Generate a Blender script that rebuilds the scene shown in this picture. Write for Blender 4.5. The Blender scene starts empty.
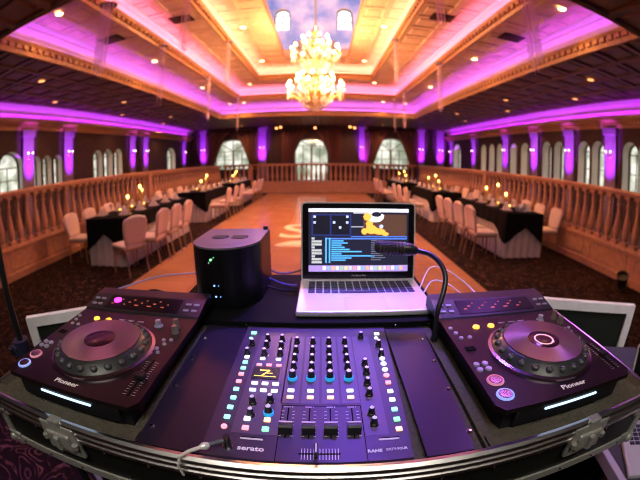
import bpy, bmesh, math, random
from mathutils import Vector, Matrix
random.seed(7)
PI = math.pi
C = bpy.context.scene.collection
H = 1.65                                   # camera height; many heights below are given relative to it

# ------------------------------------------------------------------ materials
MATS = {}
def mat(name, col, rough=.5, metal=0., emit=None, es=0., noise=0., nscale=20., bump=0., spec=.5, coat=0., alpha=1.):
    if name in MATS: return MATS[name]
    m = bpy.data.materials.new(name); m.use_nodes = True
    nt = m.node_tree; p = nt.nodes['Principled BSDF']
    p.inputs['Base Color'].default_value = (*col, 1)
    p.inputs['Roughness'].default_value = rough
    p.inputs['Metallic'].default_value = metal
    p.inputs['Specular IOR Level'].default_value = spec
    p.inputs['Coat Weight'].default_value = coat
    p.inputs['Alpha'].default_value = alpha
    if emit:
        p.inputs['Emission Color'].default_value = (*emit, 1)
        p.inputs['Emission Strength'].default_value = es
    if noise or bump:
        tc = nt.nodes.new('ShaderNodeTexCoord'); n = nt.nodes.new('ShaderNodeTexNoise')
        n.inputs['Scale'].default_value = nscale; n.inputs['Detail'].default_value = 4
        nt.links.new(tc.outputs['Object'], n.inputs['Vector'])
        if noise:
            r = nt.nodes.new('ShaderNodeValToRGB')
            r.color_ramp.elements[0].position = .3; r.color_ramp.elements[1].position = .7
            r.color_ramp.elements[0].color = (*[c * (1 - noise) for c in col], 1)
            r.color_ramp.elements[1].color = (*[min(1, c * (1 + noise)) for c in col], 1)
            nt.links.new(n.outputs['Fac'], r.inputs['Fac']); nt.links.new(r.outputs['Color'], p.inputs['Base Color'])
        if bump:
            b = nt.nodes.new('ShaderNodeBump'); b.inputs['Strength'].default_value = bump
            b.inputs['Distance'].default_value = .01
            nt.links.new(n.outputs['Fac'], b.inputs['Height']); nt.links.new(b.outputs['Normal'], p.inputs['Normal'])
    MATS[name] = m
    return m

def carpet_mat():
    m = bpy.data.materials.new('carpet'); m.use_nodes = True; nt = m.node_tree; N = nt.nodes; L = nt.links
    p = N['Principled BSDF']; p.inputs['Roughness'].default_value = .95; p.inputs['Specular IOR Level'].default_value = .1
    tc = N.new('ShaderNodeTexCoord')
    n1 = N.new('ShaderNodeTexNoise'); n1.inputs['Scale'].default_value = 2.2; n1.inputs['Detail'].default_value = 1
    L.new(tc.outputs['Object'], n1.inputs['Vector'])
    mx = N.new('ShaderNodeVectorMath'); mx.operation = 'MULTIPLY_ADD'
    mx.inputs[1].default_value = (.9, .9, .9); L.new(n1.outputs['Color'], mx.inputs[0]); L.new(tc.outputs['Object'], mx.inputs[2])
    v = N.new('ShaderNodeTexVoronoi'); v.inputs['Scale'].default_value = 4.2; v.feature = 'F1'
    L.new(mx.outputs[0], v.inputs['Vector'])
    s = N.new('ShaderNodeMath'); s.operation = 'MULTIPLY'; s.inputs[1].default_value = 26; L.new(v.outputs['Distance'], s.inputs[0])
    sn = N.new('ShaderNodeMath'); sn.operation = 'SINE'; L.new(s.outputs[0], sn.inputs[0])
    n2 = N.new('ShaderNodeTexNoise'); n2.inputs['Scale'].default_value = 7; L.new(tc.outputs['Object'], n2.inputs['Vector'])
    ml = N.new('ShaderNodeMath'); ml.operation = 'MULTIPLY'; L.new(sn.outputs[0], ml.inputs[0]); L.new(n2.outputs['Fac'], ml.inputs[1])
    r = N.new('ShaderNodeValToRGB'); e = r.color_ramp.elements
    e[0].position = .34; e[0].color = (.008, .004, .003, 1)
    e[1].position = .52; e[1].color = (.105, .05, .036, 1)
    L.new(ml.outputs[0], r.inputs['Fac']); L.new(r.outputs['Color'], p.inputs['Base Color'])
    return m
def dance_mat():
    m = bpy.data.materials.new('dance_floor'); m.use_nodes = True; nt = m.node_tree; N = nt.nodes; L = nt.links
    p = N['Principled BSDF']; p.inputs['Roughness'].default_value = .22
    tc = N.new('ShaderNodeTexCoord'); b = N.new('ShaderNodeTexBrick')
    b.offset = 0; b.inputs['Scale'].default_value = 1; b.inputs['Mortar Size'].default_value = .004
    b.inputs['Brick Width'].default_value = .9; b.inputs['Row Height'].default_value = .9
    b.inputs['Color1'].default_value = (.56, .27, .12, 1); b.inputs['Color2'].default_value = (.50, .235, .10, 1)
    b.inputs['Mortar'].default_value = (.24, .10, .05, 1)
    L.new(tc.outputs['Object'], b.inputs['Vector'])
    n = N.new('ShaderNodeTexNoise'); n.inputs['Scale'].default_value = 1.6; n.inputs['Detail'].default_value = 6
    L.new(tc.outputs['Object'], n.inputs['Vector'])
    mx = N.new('ShaderNodeMixRGB'); mx.blend_type = 'OVERLAY'; mx.inputs['Fac'].default_value = .35
    L.new(b.outputs['Color'], mx.inputs['Color1']); L.new(n.outputs['Fac'], mx.inputs['Color2'])
    L.new(mx.outputs['Color'], p.inputs['Base Color'])
    return m
def cloud_mat():
    m = bpy.data.materials.new('cloud_painted_plaster'); m.use_nodes = True; nt = m.node_tree; N = nt.nodes; L = nt.links
    p = N['Principled BSDF']; p.inputs['Roughness'].default_value = .9
    tc = N.new('ShaderNodeTexCoord'); n = N.new('ShaderNodeTexNoise'); n.inputs['Scale'].default_value = .9; n.inputs['Detail'].default_value = 5
    L.new(tc.outputs['Object'], n.inputs['Vector']); r = N.new('ShaderNodeValToRGB'); e = r.color_ramp.elements
    e[0].position = .4; e[0].color = (.22, .33, .62, 1); e[1].position = .62; e[1].color = (.75, .74, .80, 1)
    L.new(n.outputs['Fac'], r.inputs['Fac']); L.new(r.outputs['Color'], p.inputs['Base Color'])
    return m
def glass_mat(name, tint=(.93, .95, .93), fac=.08):
    m = bpy.data.materials.new(name); m.use_nodes = True; nt = m.node_tree; N = nt.nodes; L = nt.links
    N.remove(N['Principled BSDF']); o = N['Material Output']
    t = N.new('ShaderNodeBsdfTransparent'); t.inputs['Color'].default_value = (*tint, 1)
    g = N.new('ShaderNodeBsdfGlossy'); g.inputs['Roughness'].default_value = .05
    x = N.new('ShaderNodeMixShader'); x.inputs['Fac'].default_value = fac
    L.new(t.outputs[0], x.inputs[1]); L.new(g.outputs[0], x.inputs[2]); L.new(x.outputs[0], o.inputs['Surface'])
    MATS[name] = m
    return m

M_carpet, M_dance, M_cloud = carpet_mat(), dance_mat(), cloud_mat()
M_glass = glass_mat('window_glass'); M_crystal = glass_mat('crystal', (.95, .88, .92), .35)
M_plaster = mat('cream_plaster', (.62, .46, .34), .8, noise=.12, nscale=3)
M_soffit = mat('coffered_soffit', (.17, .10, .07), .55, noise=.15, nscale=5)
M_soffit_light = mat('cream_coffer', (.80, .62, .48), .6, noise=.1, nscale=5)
M_cornice = mat('gilded_cornice', (.50, .29, .13), .45, noise=.2, nscale=14)
M_crown = mat('crown_plaster', (.74, .66, .62), .6)
M_wall = mat('burgundy_wallcovering', (.045, .022, .026), .75, noise=.2, nscale=6)
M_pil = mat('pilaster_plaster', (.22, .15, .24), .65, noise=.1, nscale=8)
M_reveal = mat('pale_reveal', (.66, .62, .54), .7)
M_wframe = mat('window_frame_paint', (.12, .09, .08), .5)
M_stone = mat('rail_stone', (.46, .235, .14), .5, noise=.18, nscale=9, bump=.15)
M_drape = mat('brown_drape', (.13, .05, .045), .8, noise=.2, nscale=30)
M_terr = mat('terrace_floor', (.10, .05, .04), .8, noise=.2, nscale=4)
M_white = mat('chair_cloth', (.74, .58, .52), .75, noise=.05, nscale=40)
M_chairmetal = mat('chair_metal', (.45, .30, .20), .4, metal=.7)
M_linen = mat('white_linen', (.66, .58, .56), .8, noise=.06, nscale=20)
M_blackcloth = mat('black_cloth', (.004, .004, .005), .9, spec=.1)
M_gold = mat('gold', (.80, .50, .14), .3, metal=1)
M_flame = mat('flame', (1, .8, .3), .5, emit=(1, .62, .12), es=14)
M_bulb = mat('candle_bulb', (1, .9, .7), .5, emit=(1, .72, .32), es=22)
M_downlamp = mat('downlight_lamp', (1, .9, .7), .5, emit=(1, .66, .36), es=9)
M_downdim = mat('dim_downlight_lamp', (1, .6, .3), .5, emit=(1, .42, .12), es=3.2)
M_blk = mat('black_plastic', (.012, .012, .014), .35)
M_blkmat = mat('matt_black', (.004, .004, .005), .85, spec=.1)
M_foam = mat('grey_foam', (.085, .075, .058), 1., noise=.15, nscale=120, bump=.3, spec=0.)
M_alu = mat('aluminium', (.72, .70, .70), .28, metal=1, noise=.06, nscale=60)
M_chrome = mat('chrome', (.75, .75, .75), .18, metal=1)
M_latch = mat('nickel_plate', (.42, .42, .39), .38, metal=.5, noise=.15, nscale=200)
M_lam = mat('black_laminate', (.008, .010, .009), .3, noise=.3, nscale=150)
M_deck = mat('deck_plate', (.009, .004, .006), .34, spec=.28)
M_deckbody = mat('deck_body', (.010, .010, .013), .4)
M_mix = mat('mixer_face', (.060, .040, .085), .36, metal=.2, noise=.04, nscale=8)
M_mixlite = mat('mixer_face_lighter', (.105, .075, .135), .38, metal=.2)
M_blank = mat('blank_panel', (.026, .018, .038), .32, metal=.3, noise=.05, nscale=6)
M_print = mat('white_print', (.95, .95, .95), .6)
M_laptop = mat('laptop_aluminium', (.80, .76, .80), .35, metal=.55)
M_key = mat('black_key', (.03, .024, .06), .5)

def em(name, col, s=2.):
    return mat(name, tuple(min(1, c) for c in col), .5, emit=col, es=s)
E_cyan, E_white, E_pink = em('lit_cyan', (.35, .9, .85), 1.1), em('lit_white', (.75, .85, 1.), 1.3), em('lit_pink', (1., .35, .4), 1.2)
E_green, E_orange, E_amber = em('lit_green', (.3, 1., .5), 1.1), em('lit_orange', (1., .6, .4), 1.2), em('lit_amber', (1., .42, .05), 2.2)
E_blue, E_bar = em('lit_blue', (.15, .35, 1.), 4), em('light_bar', (.55, .75, 1.), 1.3)
E_mag = em('magenta_reflection', (1., .05, .8), 3.)
E_yellow = em('display_yellow', (1., .75, .1), 1.6)

# ------------------------------------------------------------------ builder
class B:
    def __init__(s): s.bm = bmesh.new()
    def _mi(s, faces, mi, smooth=False):
        for f in faces: f.material_index = mi; f.smooth = smooth
    def box(s, x0, x1, y0, y1, z0, z1, mi=0, bev=0, rot=None):
        bm = bmesh.new(); bmesh.ops.create_cube(bm, size=1)
        bmesh.ops.scale(bm, vec=(abs(x1 - x0), abs(y1 - y0), abs(z1 - z0)), verts=bm.verts)
        if bev: bmesh.ops.bevel(bm, geom=bm.edges[:], offset=bev, segments=2, affect='EDGES', profile=.5)
        if rot is not None: bmesh.ops.transform(bm, matrix=rot, verts=bm.verts)
        bmesh.ops.translate(bm, vec=((x0 + x1) / 2, (y0 + y1) / 2, (z0 + z1) / 2), verts=bm.verts)
        return s.merge(bm, mi)
    def merge(s, bm, mi=0, smooth=False, M=None):
        if M is not None: bmesh.ops.transform(bm, matrix=M, verts=bm.verts)
        for f in bm.faces: f.material_index = mi; f.smooth = smooth
        me = bpy.data.meshes.new('t'); bm.to_mesh(me); bm.free(); s.bm.from_mesh(me); bpy.data.meshes.remove(me)
        return s
    def lathe(s, prof, seg=16, c=(0, 0, 0), mi=0, smooth=True, M=None, a0=0):
        bm = bmesh.new(); rings = []
        for r, z in prof:
            if r < 1e-6: rings.append([bm.verts.new((0, 0, z))])
            else: rings.append([bm.verts.new((r * math.cos(a0 + 2 * PI * k / seg), r * math.sin(a0 + 2 * PI * k / seg), z)) for k in range(seg)])
        for a, b in zip(rings, rings[1:]):
            for k in range(seg):
                k2 = (k + 1) % seg
                if len(a) == 1 and len(b) == 1: continue
                if len(a) == 1: bm.faces.new((a[0], b[k2], b[k])) if seg > 2 else None
                elif len(b) == 1: bm.faces.new((a[k], a[k2], b[0]))
                else: bm.faces.new((a[k], a[k2], b[k2], b[k]))
        if M is not None: bmesh.ops.transform(bm, matrix=M, verts=bm.verts)
        bmesh.ops.translate(bm, vec=c, verts=bm.verts)
        return s.merge(bm, mi, smooth)
    def cyl(s, x, y, z0, z1, r, mi=0, seg=16, r2=None, smooth=True):
        r2 = r if r2 is None else r2
        return s.lathe([(0, z0), (r, z0), (r, z0), (r2, z1), (r2, z1), (0, z1)], seg, (x, y, 0), mi, smooth=False if seg < 9 else smooth)
    def tube(s, pts, r, mi=0, seg=8, smooth=True, closed=False, up=None):
        pts = [Vector(p) for p in pts]; bm = bmesh.new(); rings = []; n = len(pts)
        prev = None
        for i, p in enumerate(pts):
            if closed: t = pts[(i + 1) % n] - pts[i - 1]
            else: t = (pts[min(i + 1, n - 1)] - pts[max(i - 1, 0)])
            t.normalize()
            if prev is None:
                u = Vector(up) if up else (Vector((0, 0, 1)) if abs(t.z) < .9 else Vector((1, 0, 0)))
            else: u = prev
            a = t.cross(u).normalized(); u = a.cross(t).normalized(); prev = u
            rr = r[i] if isinstance(r, (list, tuple)) else r
            ph = PI / 4 if seg == 4 else 0
            rings.append([bm.verts.new(p + (a * math.cos(2 * PI * k / seg + ph) + u * math.sin(2 * PI * k / seg + ph)) * rr) for k in range(seg)])
        m = n if closed else n - 1
        for i in range(m):
            a, b = rings[i], rings[(i + 1) % n]
            for k in range(seg): bm.faces.new((a[k], a[(k + 1) % seg], b[(k + 1) % seg], b[k]))
        if not closed: bm.faces.new(rings[0][::-1]); bm.faces.new(rings[-1])
        return s.merge(bm, mi, smooth and seg > 4)
    def prism(s, poly, z0, z1, mi=0, M=None, smooth=False):
        bm = bmesh.new(); a = [bm.verts.new((x, y, z0)) for x, y in poly]; b = [bm.verts.new((x, y, z1)) for x, y in poly]
        n = len(poly); bm.faces.new(a[::-1]); bm.faces.new(b)
        for k in range(n): bm.faces.new((a[k], a[(k + 1) % n], b[(k + 1) % n], b[k]))
        if M is not None: bmesh.ops.transform(bm, matrix=M, verts=bm.verts)
        return s.merge(bm, mi, smooth)
    def grid(s, fn, nu, nv, mi=0, smooth=True):
        bm = bmesh.new(); g = [[bm.verts.new(fn(i / nu, j / nv)) for j in range(nv + 1)] for i in range(nu + 1)]
        for i in range(nu):
            for j in range(nv): bm.faces.new((g[i][j], g[i + 1][j], g[i + 1][j + 1], g[i][j + 1]))
        return s.merge(bm, mi, smooth)
    def quad(s, pts, mi=0):
        bm = bmesh.new(); bm.faces.new([bm.verts.new(p) for p in pts]); return s.merge(bm, mi)
    def sphere(s, c, r, mi=0, seg=12, sz=1.):
        n = max(4, seg // 2)
        return s.lathe([(r * math.sin(PI * k / n), -r * sz * math.cos(PI * k / n)) for k in range(n + 1)], seg, c, mi)
    def build(s, name, mats, parent=None, loc=None, world=False, weld=False):
        """link as ONE mesh object; world=True: the shapes were drawn in world space, make them local to the parent"""
        if world and parent is not None:
            bmesh.ops.transform(s.bm, matrix=parent.matrix_basis.inverted(), verts=s.bm.verts)
        if weld: bmesh.ops.remove_doubles(s.bm, verts=s.bm.verts, dist=1e-5)
        bmesh.ops.recalc_face_normals(s.bm, faces=s.bm.faces)
        for e in s.bm.edges:
            if len(e.link_faces) == 2 and e.calc_face_angle(0) > .7: e.smooth = False
        me = bpy.data.meshes.new(name); s.bm.to_mesh(me); s.bm.free()
        for m in (mats if isinstance(mats, (list, tuple)) else [mats]): me.materials.append(m)
        o = bpy.data.objects.new(name, me); C.objects.link(o)
        if parent is not None: o.parent = parent
        if loc is not None: o.location = loc
        return o

def thing(name, label, cat, loc=(0, 0, 0), rz=0, group=None):
    o = bpy.data.objects.new(name, None); C.objects.link(o); o.empty_display_size = .1
    o.location = loc; o.rotation_euler = (0, 0, rz); tag(o, label, cat, group)
    o.matrix_basis = Matrix.Translation(loc) @ Matrix.Rotation(rz, 4, 'Z')
    return o
def tag(o, label, cat, group=None):
    o['label'] = label; o['category'] = cat
    if group: o['group'] = group
    return o
def struct(o): o['kind'] = 'structure'; return o
KIDS = {}
def kids(o): return [c for c in C.objects if c.parent == o]
def dup(root, loc, rz, label, group=None):
    def cp(o, parent):
        c = o.copy(); C.objects.link(c); c.parent = parent
        for ch in [x for x in o.children]: cp(ch, c)
        return c
    r = cp(root, None); r.location = loc; r.rotation_euler = (0, 0, rz); r['label'] = label
    if group: r['group'] = group
    return r
def text(name, s, size, parent, loc, m, rot=(0, 0, 0), bold=0., sx=1., depth=.0002):
    cu = bpy.data.curves.new(name, 'FONT'); cu.body = s; cu.size = size; cu.align_x = 'CENTER'; cu.align_y = 'CENTER'
    cu.extrude = depth; cu.offset = bold; cu.resolution_u = 3
    t = bpy.data.objects.new('tmp', cu); C.objects.link(t); bpy.context.view_layer.update()
    me = bpy.data.meshes.new_from_object(t.evaluated_get(bpy.context.evaluated_depsgraph_get())); bpy.data.objects.remove(t)
    me.materials.clear(); me.materials.append(m)
    o = bpy.data.objects.new(name, me); C.objects.link(o); o.parent = parent; o.location = loc; o.rotation_euler = rot; o.scale = (sx, 1, 1)
    return o

# ------------------------------------------------------------------ the room
XL, XR, YN, YF = -8.3, 7.9, -3.0, 21.2
ZT = 2.2 + H                               # outer soffit
RL, RR = -5.55, 5.3                        # balustrade lines
TZ = .5                                    # terrace level
b = B(); b.box(XL, XR, YN, YF, -.2, 0); struct(b.build('floor', M_carpet))
b = B(); b.box(-2.8, 2.25, 2.0, 18.2, 0, .012); struct(b.build('dance_floor', M_dance))
b = B(); b.box(XL, RL - .12, YN, YF, 0, TZ); b.box(RR + .12, XR, YN, YF, 0, TZ); b.box(RL - .12, RR + .12, 18.75, YF, 0, TZ)
struct(b.build('terrace_floor', M_terr))

WN = [0]
def arch_pts(uc, w, zsp, n=10, h=None):
    h = w / 2 if h is None else h
    return [(uc - w / 2 * math.cos(PI * k / n), zsp + h * math.sin(PI * k / n)) for k in range(n + 1)]
def arch_wall(name, axis, pos, thick, u0, u1, z0, z1, ops, glass_off):
    """wall in the plane axis=pos, opening list (uc, w, sill, spring, rise)"""
    P = (lambda u, z, t: (pos + t, u, z)) if axis == 'x' else (lambda u, z, t: (u, pos + t, z))
    bb = B(); ops = sorted(ops); cur = u0
    def q(a, b_, c, d):
        for t in (0, thick): bb.quad([P(*a, t), P(*b_, t), P(*c, t), P(*d, t)])
    for uc, w, zs, zp, rise in ops:
        l, r = uc - w / 2, uc + w / 2
        q((cur, z0), (l, z0), (l, z1), (cur, z1)); q((l, z0), (r, z0), (r, zs), (l, zs))
        ap = arch_pts(uc, w, zp, 10, rise)
        for (ua, za), (ub, zb) in zip(ap, ap[1:]): q((ua, za), (ub, zb), (ub, z1), (ua, z1))
        path = [(l, zs)] + ap + [(r, zs), (l, zs)]
        for (ua, za), (ub, zb) in zip(path, path[1:]): bb.quad([P(ua, za, 0), P(ub, zb, 0), P(ub, zb, thick), P(ua, za, thick)], 1)
        cur = r
        WN[0] += 1
        f = B(); fr = .022
        fp = [P(u, z, glass_off) for u, z in [(l + fr, zs + fr)] + [(l + fr, zp)] + arch_pts(uc, w - 2 * fr, zp, 10, rise - fr)[1:-1] + [(r - fr, zp), (r - fr, zs + fr)]]
        f.tube(fp + [fp[0]], .035, seg=4, smooth=False)
        f.tube([P(l, zp, glass_off), P(r, zp, glass_off)], .022, seg=4)
        f.tube([P(l, (zs + zp) / 2 + .05, glass_off), P(r, (zs + zp) / 2 + .05, glass_off)], .018, seg=4)
        if w > .5: f.tube([P(uc, zs, glass_off), P(uc, zp, glass_off)], .018 if w < 1.3 else .075, seg=4)
        if w > 1.3:
            for fx in (-.25, .25): f.tube([P(uc + fx * w, zs, glass_off), P(uc + fx * w, zp, glass_off)], .03, seg=4)
            for a in (PI / 4, PI / 2, PI * .75): f.tube([P(uc, zp, glass_off), P(uc - math.cos(a) * w / 2, zp + math.sin(a) * rise, glass_off)], .028, seg=4)
        fo = struct(f.build('window_%d' % WN[0], M_wframe))
        g = B(); gp = [(l, zs)] + ap + [(r, zs)]
        bmg = bmesh.new(); bmg.faces.new([bmg.verts.new(P(u, z, glass_off)) for u, z in gp]); g.merge(bmg)
        g.build('glass', M_glass, fo)
    q((cur, z0), (u1, z0), (u1, z1), (cur, z1))
    return struct(bb.build(name, [M_wall, M_reveal]))
ZW = ZT + .05
def rel(z): return z + H
right_ops = [(y, .62, 1.35, rel(1.15) - .31, .31) for y in (4.75, 5.65, 6.28)] + [(y, .58, 1.35, rel(1.16) - .29, .29) for y in (7.68, 8.38, 9.75, 10.5)] + \
    [(y, .6, 1.35, rel(1.14) - .3, .3) for y in (12.05, 12.95)] + [(y, .55, 1.35, rel(1.16) - .28, .28) for y in (14.25, 15.05, 15.95)] + [(19.6, 1.1, 1.35, rel(.8), .5)]
left_ops = [(6.5, 1.0, 1.35, rel(.5), .42), (7.6, .42, 1.3, rel(.55), .21), (8.13, .42, 1.3, rel(.55), .21), (8.68, .42, 1.3, rel(.55), .21),
            (11.08, .6, 1.3, rel(.58), .3), (11.83, .6, 1.3, rel(.62), .3), (12.6, .6, 1.3, rel(.64), .3), (18.15, 1.15, 1.35, rel(.55), .5), (4.3, .8, 1.3, rel(.5), .4)]
far_ops = [(-5.5, 2.3, 1.25, rel(.75), .72), (-.64, 2.0, TZ, rel(.98), .42), (4.2, 2.2, 1.25, rel(.75), .75)]
arch_wall('wall_right', 'x', XR, .45, YN, YF, 0, ZW, right_ops, .34)
arch_wall('wall_left', 'x', XL, -.35, YN, YF, 0, ZW, left_ops, -.25)
arch_wall('wall_far', 'y', YF, .35, XL, XR, 0, ZW, far_ops, .25)
b = B(); b.box(XL - .3, XR + .3, YN - .2, YN, 0, ZW); struct(b.build('wall_near', M_wall))

# ceiling trays
def coffers(bb, x0, x1, y0, y1, z, cell, mi=0, d=.05, t=.05):
    nx, ny = max(1, round((x1 - x0) / cell)), max(1, round((y1 - y0) / cell)); sx, sy = (x1 - x0) / nx, (y1 - y0) / ny
    bm = bmesh.new()
    for i in range(nx):
        for j in range(ny):
            ax, ay = x0 + i * sx, y0 + j * sy
            o = [(ax, ay), (ax + sx, ay), (ax + sx, ay + sy), (ax, ay + sy)]
            def ring(k, zz): return [bm.verts.new((x + (k if x == ax else -k), y + (k if y == ay else -k), zz)) for x, y in o]
            R = [ring(0, z), ring(t, z), ring(t + .02, z + d), ring(t + .1, z + d), ring(t + .12, z + d * .4)]
            for a, c in zip(R, R[1:]):
                for k in range(4): bm.faces.new((a[k], a[(k + 1) % 4], c[(k + 1) % 4], c[k]))
            bm.faces.new(R[-1])
    bb.merge(bm, mi)
def ring_soffit(name, outer, inner, z, cell, m):
    (X0, X1, Y0, Y1), (x0, x1, y0, y1) = outer, inner
    dd = .05 if m is M_soffit else .028
    bb = B(); coffers(bb, X0, x0, Y0, Y1, z, cell, 0, dd); coffers(bb, x1, X1, Y0, Y1, z, cell, 0, dd)
    coffers(bb, x0, x1, y1, Y1, z, cell, 0, dd); coffers(bb, x0, x1, Y0, y0, z, cell, 0, dd)
    return struct(bb.build(name, m))
def rect_sweep(bb, rect, prof, mi=0):
    """prof: (outward offset, z); sweeps a moulding round a rectangle"""
    x0, x1, y0, y1 = rect; bm = bmesh.new()
    rows = [[bm.verts.new(p) for p in ((x0 - o, y0 - o, z), (x1 + o, y0 - o, z), (x1 + o, y1 + o, z), (x0 - o, y1 + o, z))] for o, z in prof]
    for a, c in zip(rows, rows[1:]):
        for k in range(4): bm.faces.new((a[k], a[(k + 1) % 4], c[(k + 1) % 4], c[k]))
    bb.merge(bm, mi)
def dentils(bb, rect, z0, z1, step, w, d, mi=0):
    x0, x1, y0, y1 = rect
    n = int((y1 - y0) / step)
    for i in range(n):
        y = y0 + (i + .5) * (y1 - y0) / n
        bb.box(x0 - .01, x0 + d, y - w / 2, y + w / 2, z0, z1, mi); bb.box(x1 - d, x1 + .01, y - w / 2, y + w / 2, z0, z1, mi)
    n = int((x1 - x0) / step)
    for i in range(n):
        x = x0 + (i + .5) * (x1 - x0) / n
        bb.box(x - w / 2, x + w / 2, y0 - .01, y0 + d, z0, z1, mi); bb.box(x - w / 2, x + w / 2, y1 - d, y1 + .01, z0, z1, mi)
R3 = (-4.85, 4.42, 3.0, 16.5); R2 = (-3.72, 3.32, 3.95, 15.4); R1 = (-2.62, 2.05, 5.0, 14.05); R0 = (-1.40, .98, 6.2, 12.6)
Z3, Z2, Z1, Z0 = ZT, H + 2.85, H + 3.42, H + 3.98
def grow(r, k): return (r[0] - k, r[1] + k, r[2] - k, r[3] + k)
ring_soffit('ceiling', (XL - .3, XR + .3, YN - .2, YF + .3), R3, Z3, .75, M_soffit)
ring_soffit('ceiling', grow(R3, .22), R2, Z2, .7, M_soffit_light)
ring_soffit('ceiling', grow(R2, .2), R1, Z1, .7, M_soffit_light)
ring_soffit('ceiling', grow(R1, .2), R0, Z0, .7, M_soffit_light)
tn = 0
for R_, z, zt, k in ((R3, Z3, Z2, .22), (R2, Z2, Z1, .20), (R1, Z1, Z0, .20)):
    tn += 1; bb = B()
    rect_sweep(bb, R_, [(.0, z - .015), (-.03, z - .015), (-.05, z + .05), (-.02, z + .06), (-.02, z + .15), (-.06, z + .16), (-.085, z + .2), (-.085, z + .225), (0, z + .225), (.02, z + .12), (.02, z)])
    dentils(bb, grow(R_, -.015), z + .07, z + .145, .19, .11, .06)
    struct(bb.build('trim_%d' % tn, M_cornice))
    tn += 1; bb = B()                       # trough floor and the crown it lights
    rect_sweep(bb, R_, [(0, z + .12), (k, z + .12), (k, z + .24), (k - .01, z + .25), (k - .01, z + .34), (k - .07, z + .345), (k - .07, z + .365), (k - .02, z + .38), (k - .05, zt - .17), (k - .12, zt - .09), (k - .13, zt - .06), (k - .19, zt - .03), (k - .22, zt)])
    struct(bb.build('trim_%d' % tn, M_crown))
# lantern over the well
tn += 1; bb = B()
rect_sweep(bb, R0, [(0, Z0), (-.04, Z0 - .01), (-.05, Z0 + .06), (0, Z0 + .12), (.0, Z0 + .3)]); struct(bb.build('trim_%d' % tn, M_cornice))
LX0, LX1, LY0, LY1, LZ = -2.1, 1.6, 5.4, 12.75, H + 7.2
bb = B(); bb.box(LX0, R0[0], LY0, LY1, Z0 + .28, Z0 + .3); bb.box(R0[1], LX1, LY0, LY1, Z0 + .28, Z0 + .3)
bb.box(R0[0], R0[1], LY0, R0[2], Z0 + .28, Z0 + .3); bb.box(R0[0], R0[1], R0[3], LY1, Z0 + .28, Z0 + .3)
bb.box(LX0 - .1, LX1 + .1, LY0, LY1 + .1, LZ, LZ + .1); bb.box(LX0 - .1, LX0, LY0, LY1, Z0 + .28, LZ); bb.box(LX1, LX1 + .1, LY0, LY1, Z0 + .28, LZ); bb.box(LX0 - .1, LX1 + .1, LY0 - .1, LY0, Z0 + .28, LZ)
struct(bb.build('ceiling', M_cloud))
def lantern_wall():
    MATS_ = [M_cloud, M_reveal]
    global M_wall
    keep = M_wall; M_wall = M_cloud
    arch_wall('wall_lantern', 'y', LY1, .2, LX0 - .1, LX1 + .1, Z0 + .28, LZ, [(-1.5, .62, rel(5.15), rel(5.85), .3), (.86, .62, rel(5.15), rel(5.85), .3)], .15)
    M_wall = keep
lantern_wall()
for x in (-.86, .28):
    tn += 1; bb = B(); bb.box(x - .2, x + .2, LY1 - .06, LY1, rel(4.35), rel(4.65)); struct(bb.build('trim_%d' % tn, mat('brown_panel', (.3, .2, .16), .6)))

# low coves on the side walls and the brown frieze below them
for sx, X in ((-1, XL), (1, XR)):
    tn += 1; bb = B(); s = -sx
    def sw(prof, mi):
        bb.grid(lambda u, v: (X + s * prof[round(u * (len(prof) - 1))][0], YN + (YF - YN) * v, prof[round(u * (len(prof) - 1))][1]), len(prof) - 1, 1, mi, False)
    sw([(0, rel(1.52)), (.05, rel(1.52)), (.05, rel(1.58)), (.1, rel(1.60)), (.1, rel(1.68)), (.2, rel(1.72)), (.25, rel(1.74)), (.25, rel(1.83)), (.22, rel(1.83)), (.22, rel(1.76)), (0, rel(1.76))], 0)
    sw([(0, rel(1.76)), (.01, rel(1.92)), (.05, rel(1.95)), (.12, rel(1.955)), (.12, rel(1.975)), (.07, rel(1.99)), (.08, rel(2.04)), (.13, rel(2.09)), (.22, rel(2.14)), (.24, rel(2.17)), (.30, rel(2.2))], 1)
    n = int((YF - 2) / .14)
    for i in range(n): yy = 2 + i * .14; bb.box(X + s * .09, X + s * .15, yy, yy + .07, rel(1.61), rel(1.67), 0)
    struct(bb.build('trim_%d' % tn, [M_cornice, M_crown]))
# pilasters behind the uplights
PIL = [('x', XR, y) for y in (7.05, 9.06, 11.24, 13.57, 17.03, 20.4)] + [('x', XL, y) for y in (3.2, 7.18, 9.18, 13.7, 14.95, 19.9)] + \
      [('y', YF, x) for x in (-7.35, -3.6, 2.45, 6.05, 7.35)]
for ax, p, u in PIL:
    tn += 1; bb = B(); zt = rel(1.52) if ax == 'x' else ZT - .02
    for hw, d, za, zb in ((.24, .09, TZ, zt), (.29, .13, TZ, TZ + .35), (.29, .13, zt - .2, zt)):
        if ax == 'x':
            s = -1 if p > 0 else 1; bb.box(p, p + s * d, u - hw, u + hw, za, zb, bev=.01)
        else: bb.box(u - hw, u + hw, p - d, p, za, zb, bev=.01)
    struct(bb.build('trim_%d' % tn, M_pil))

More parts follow.
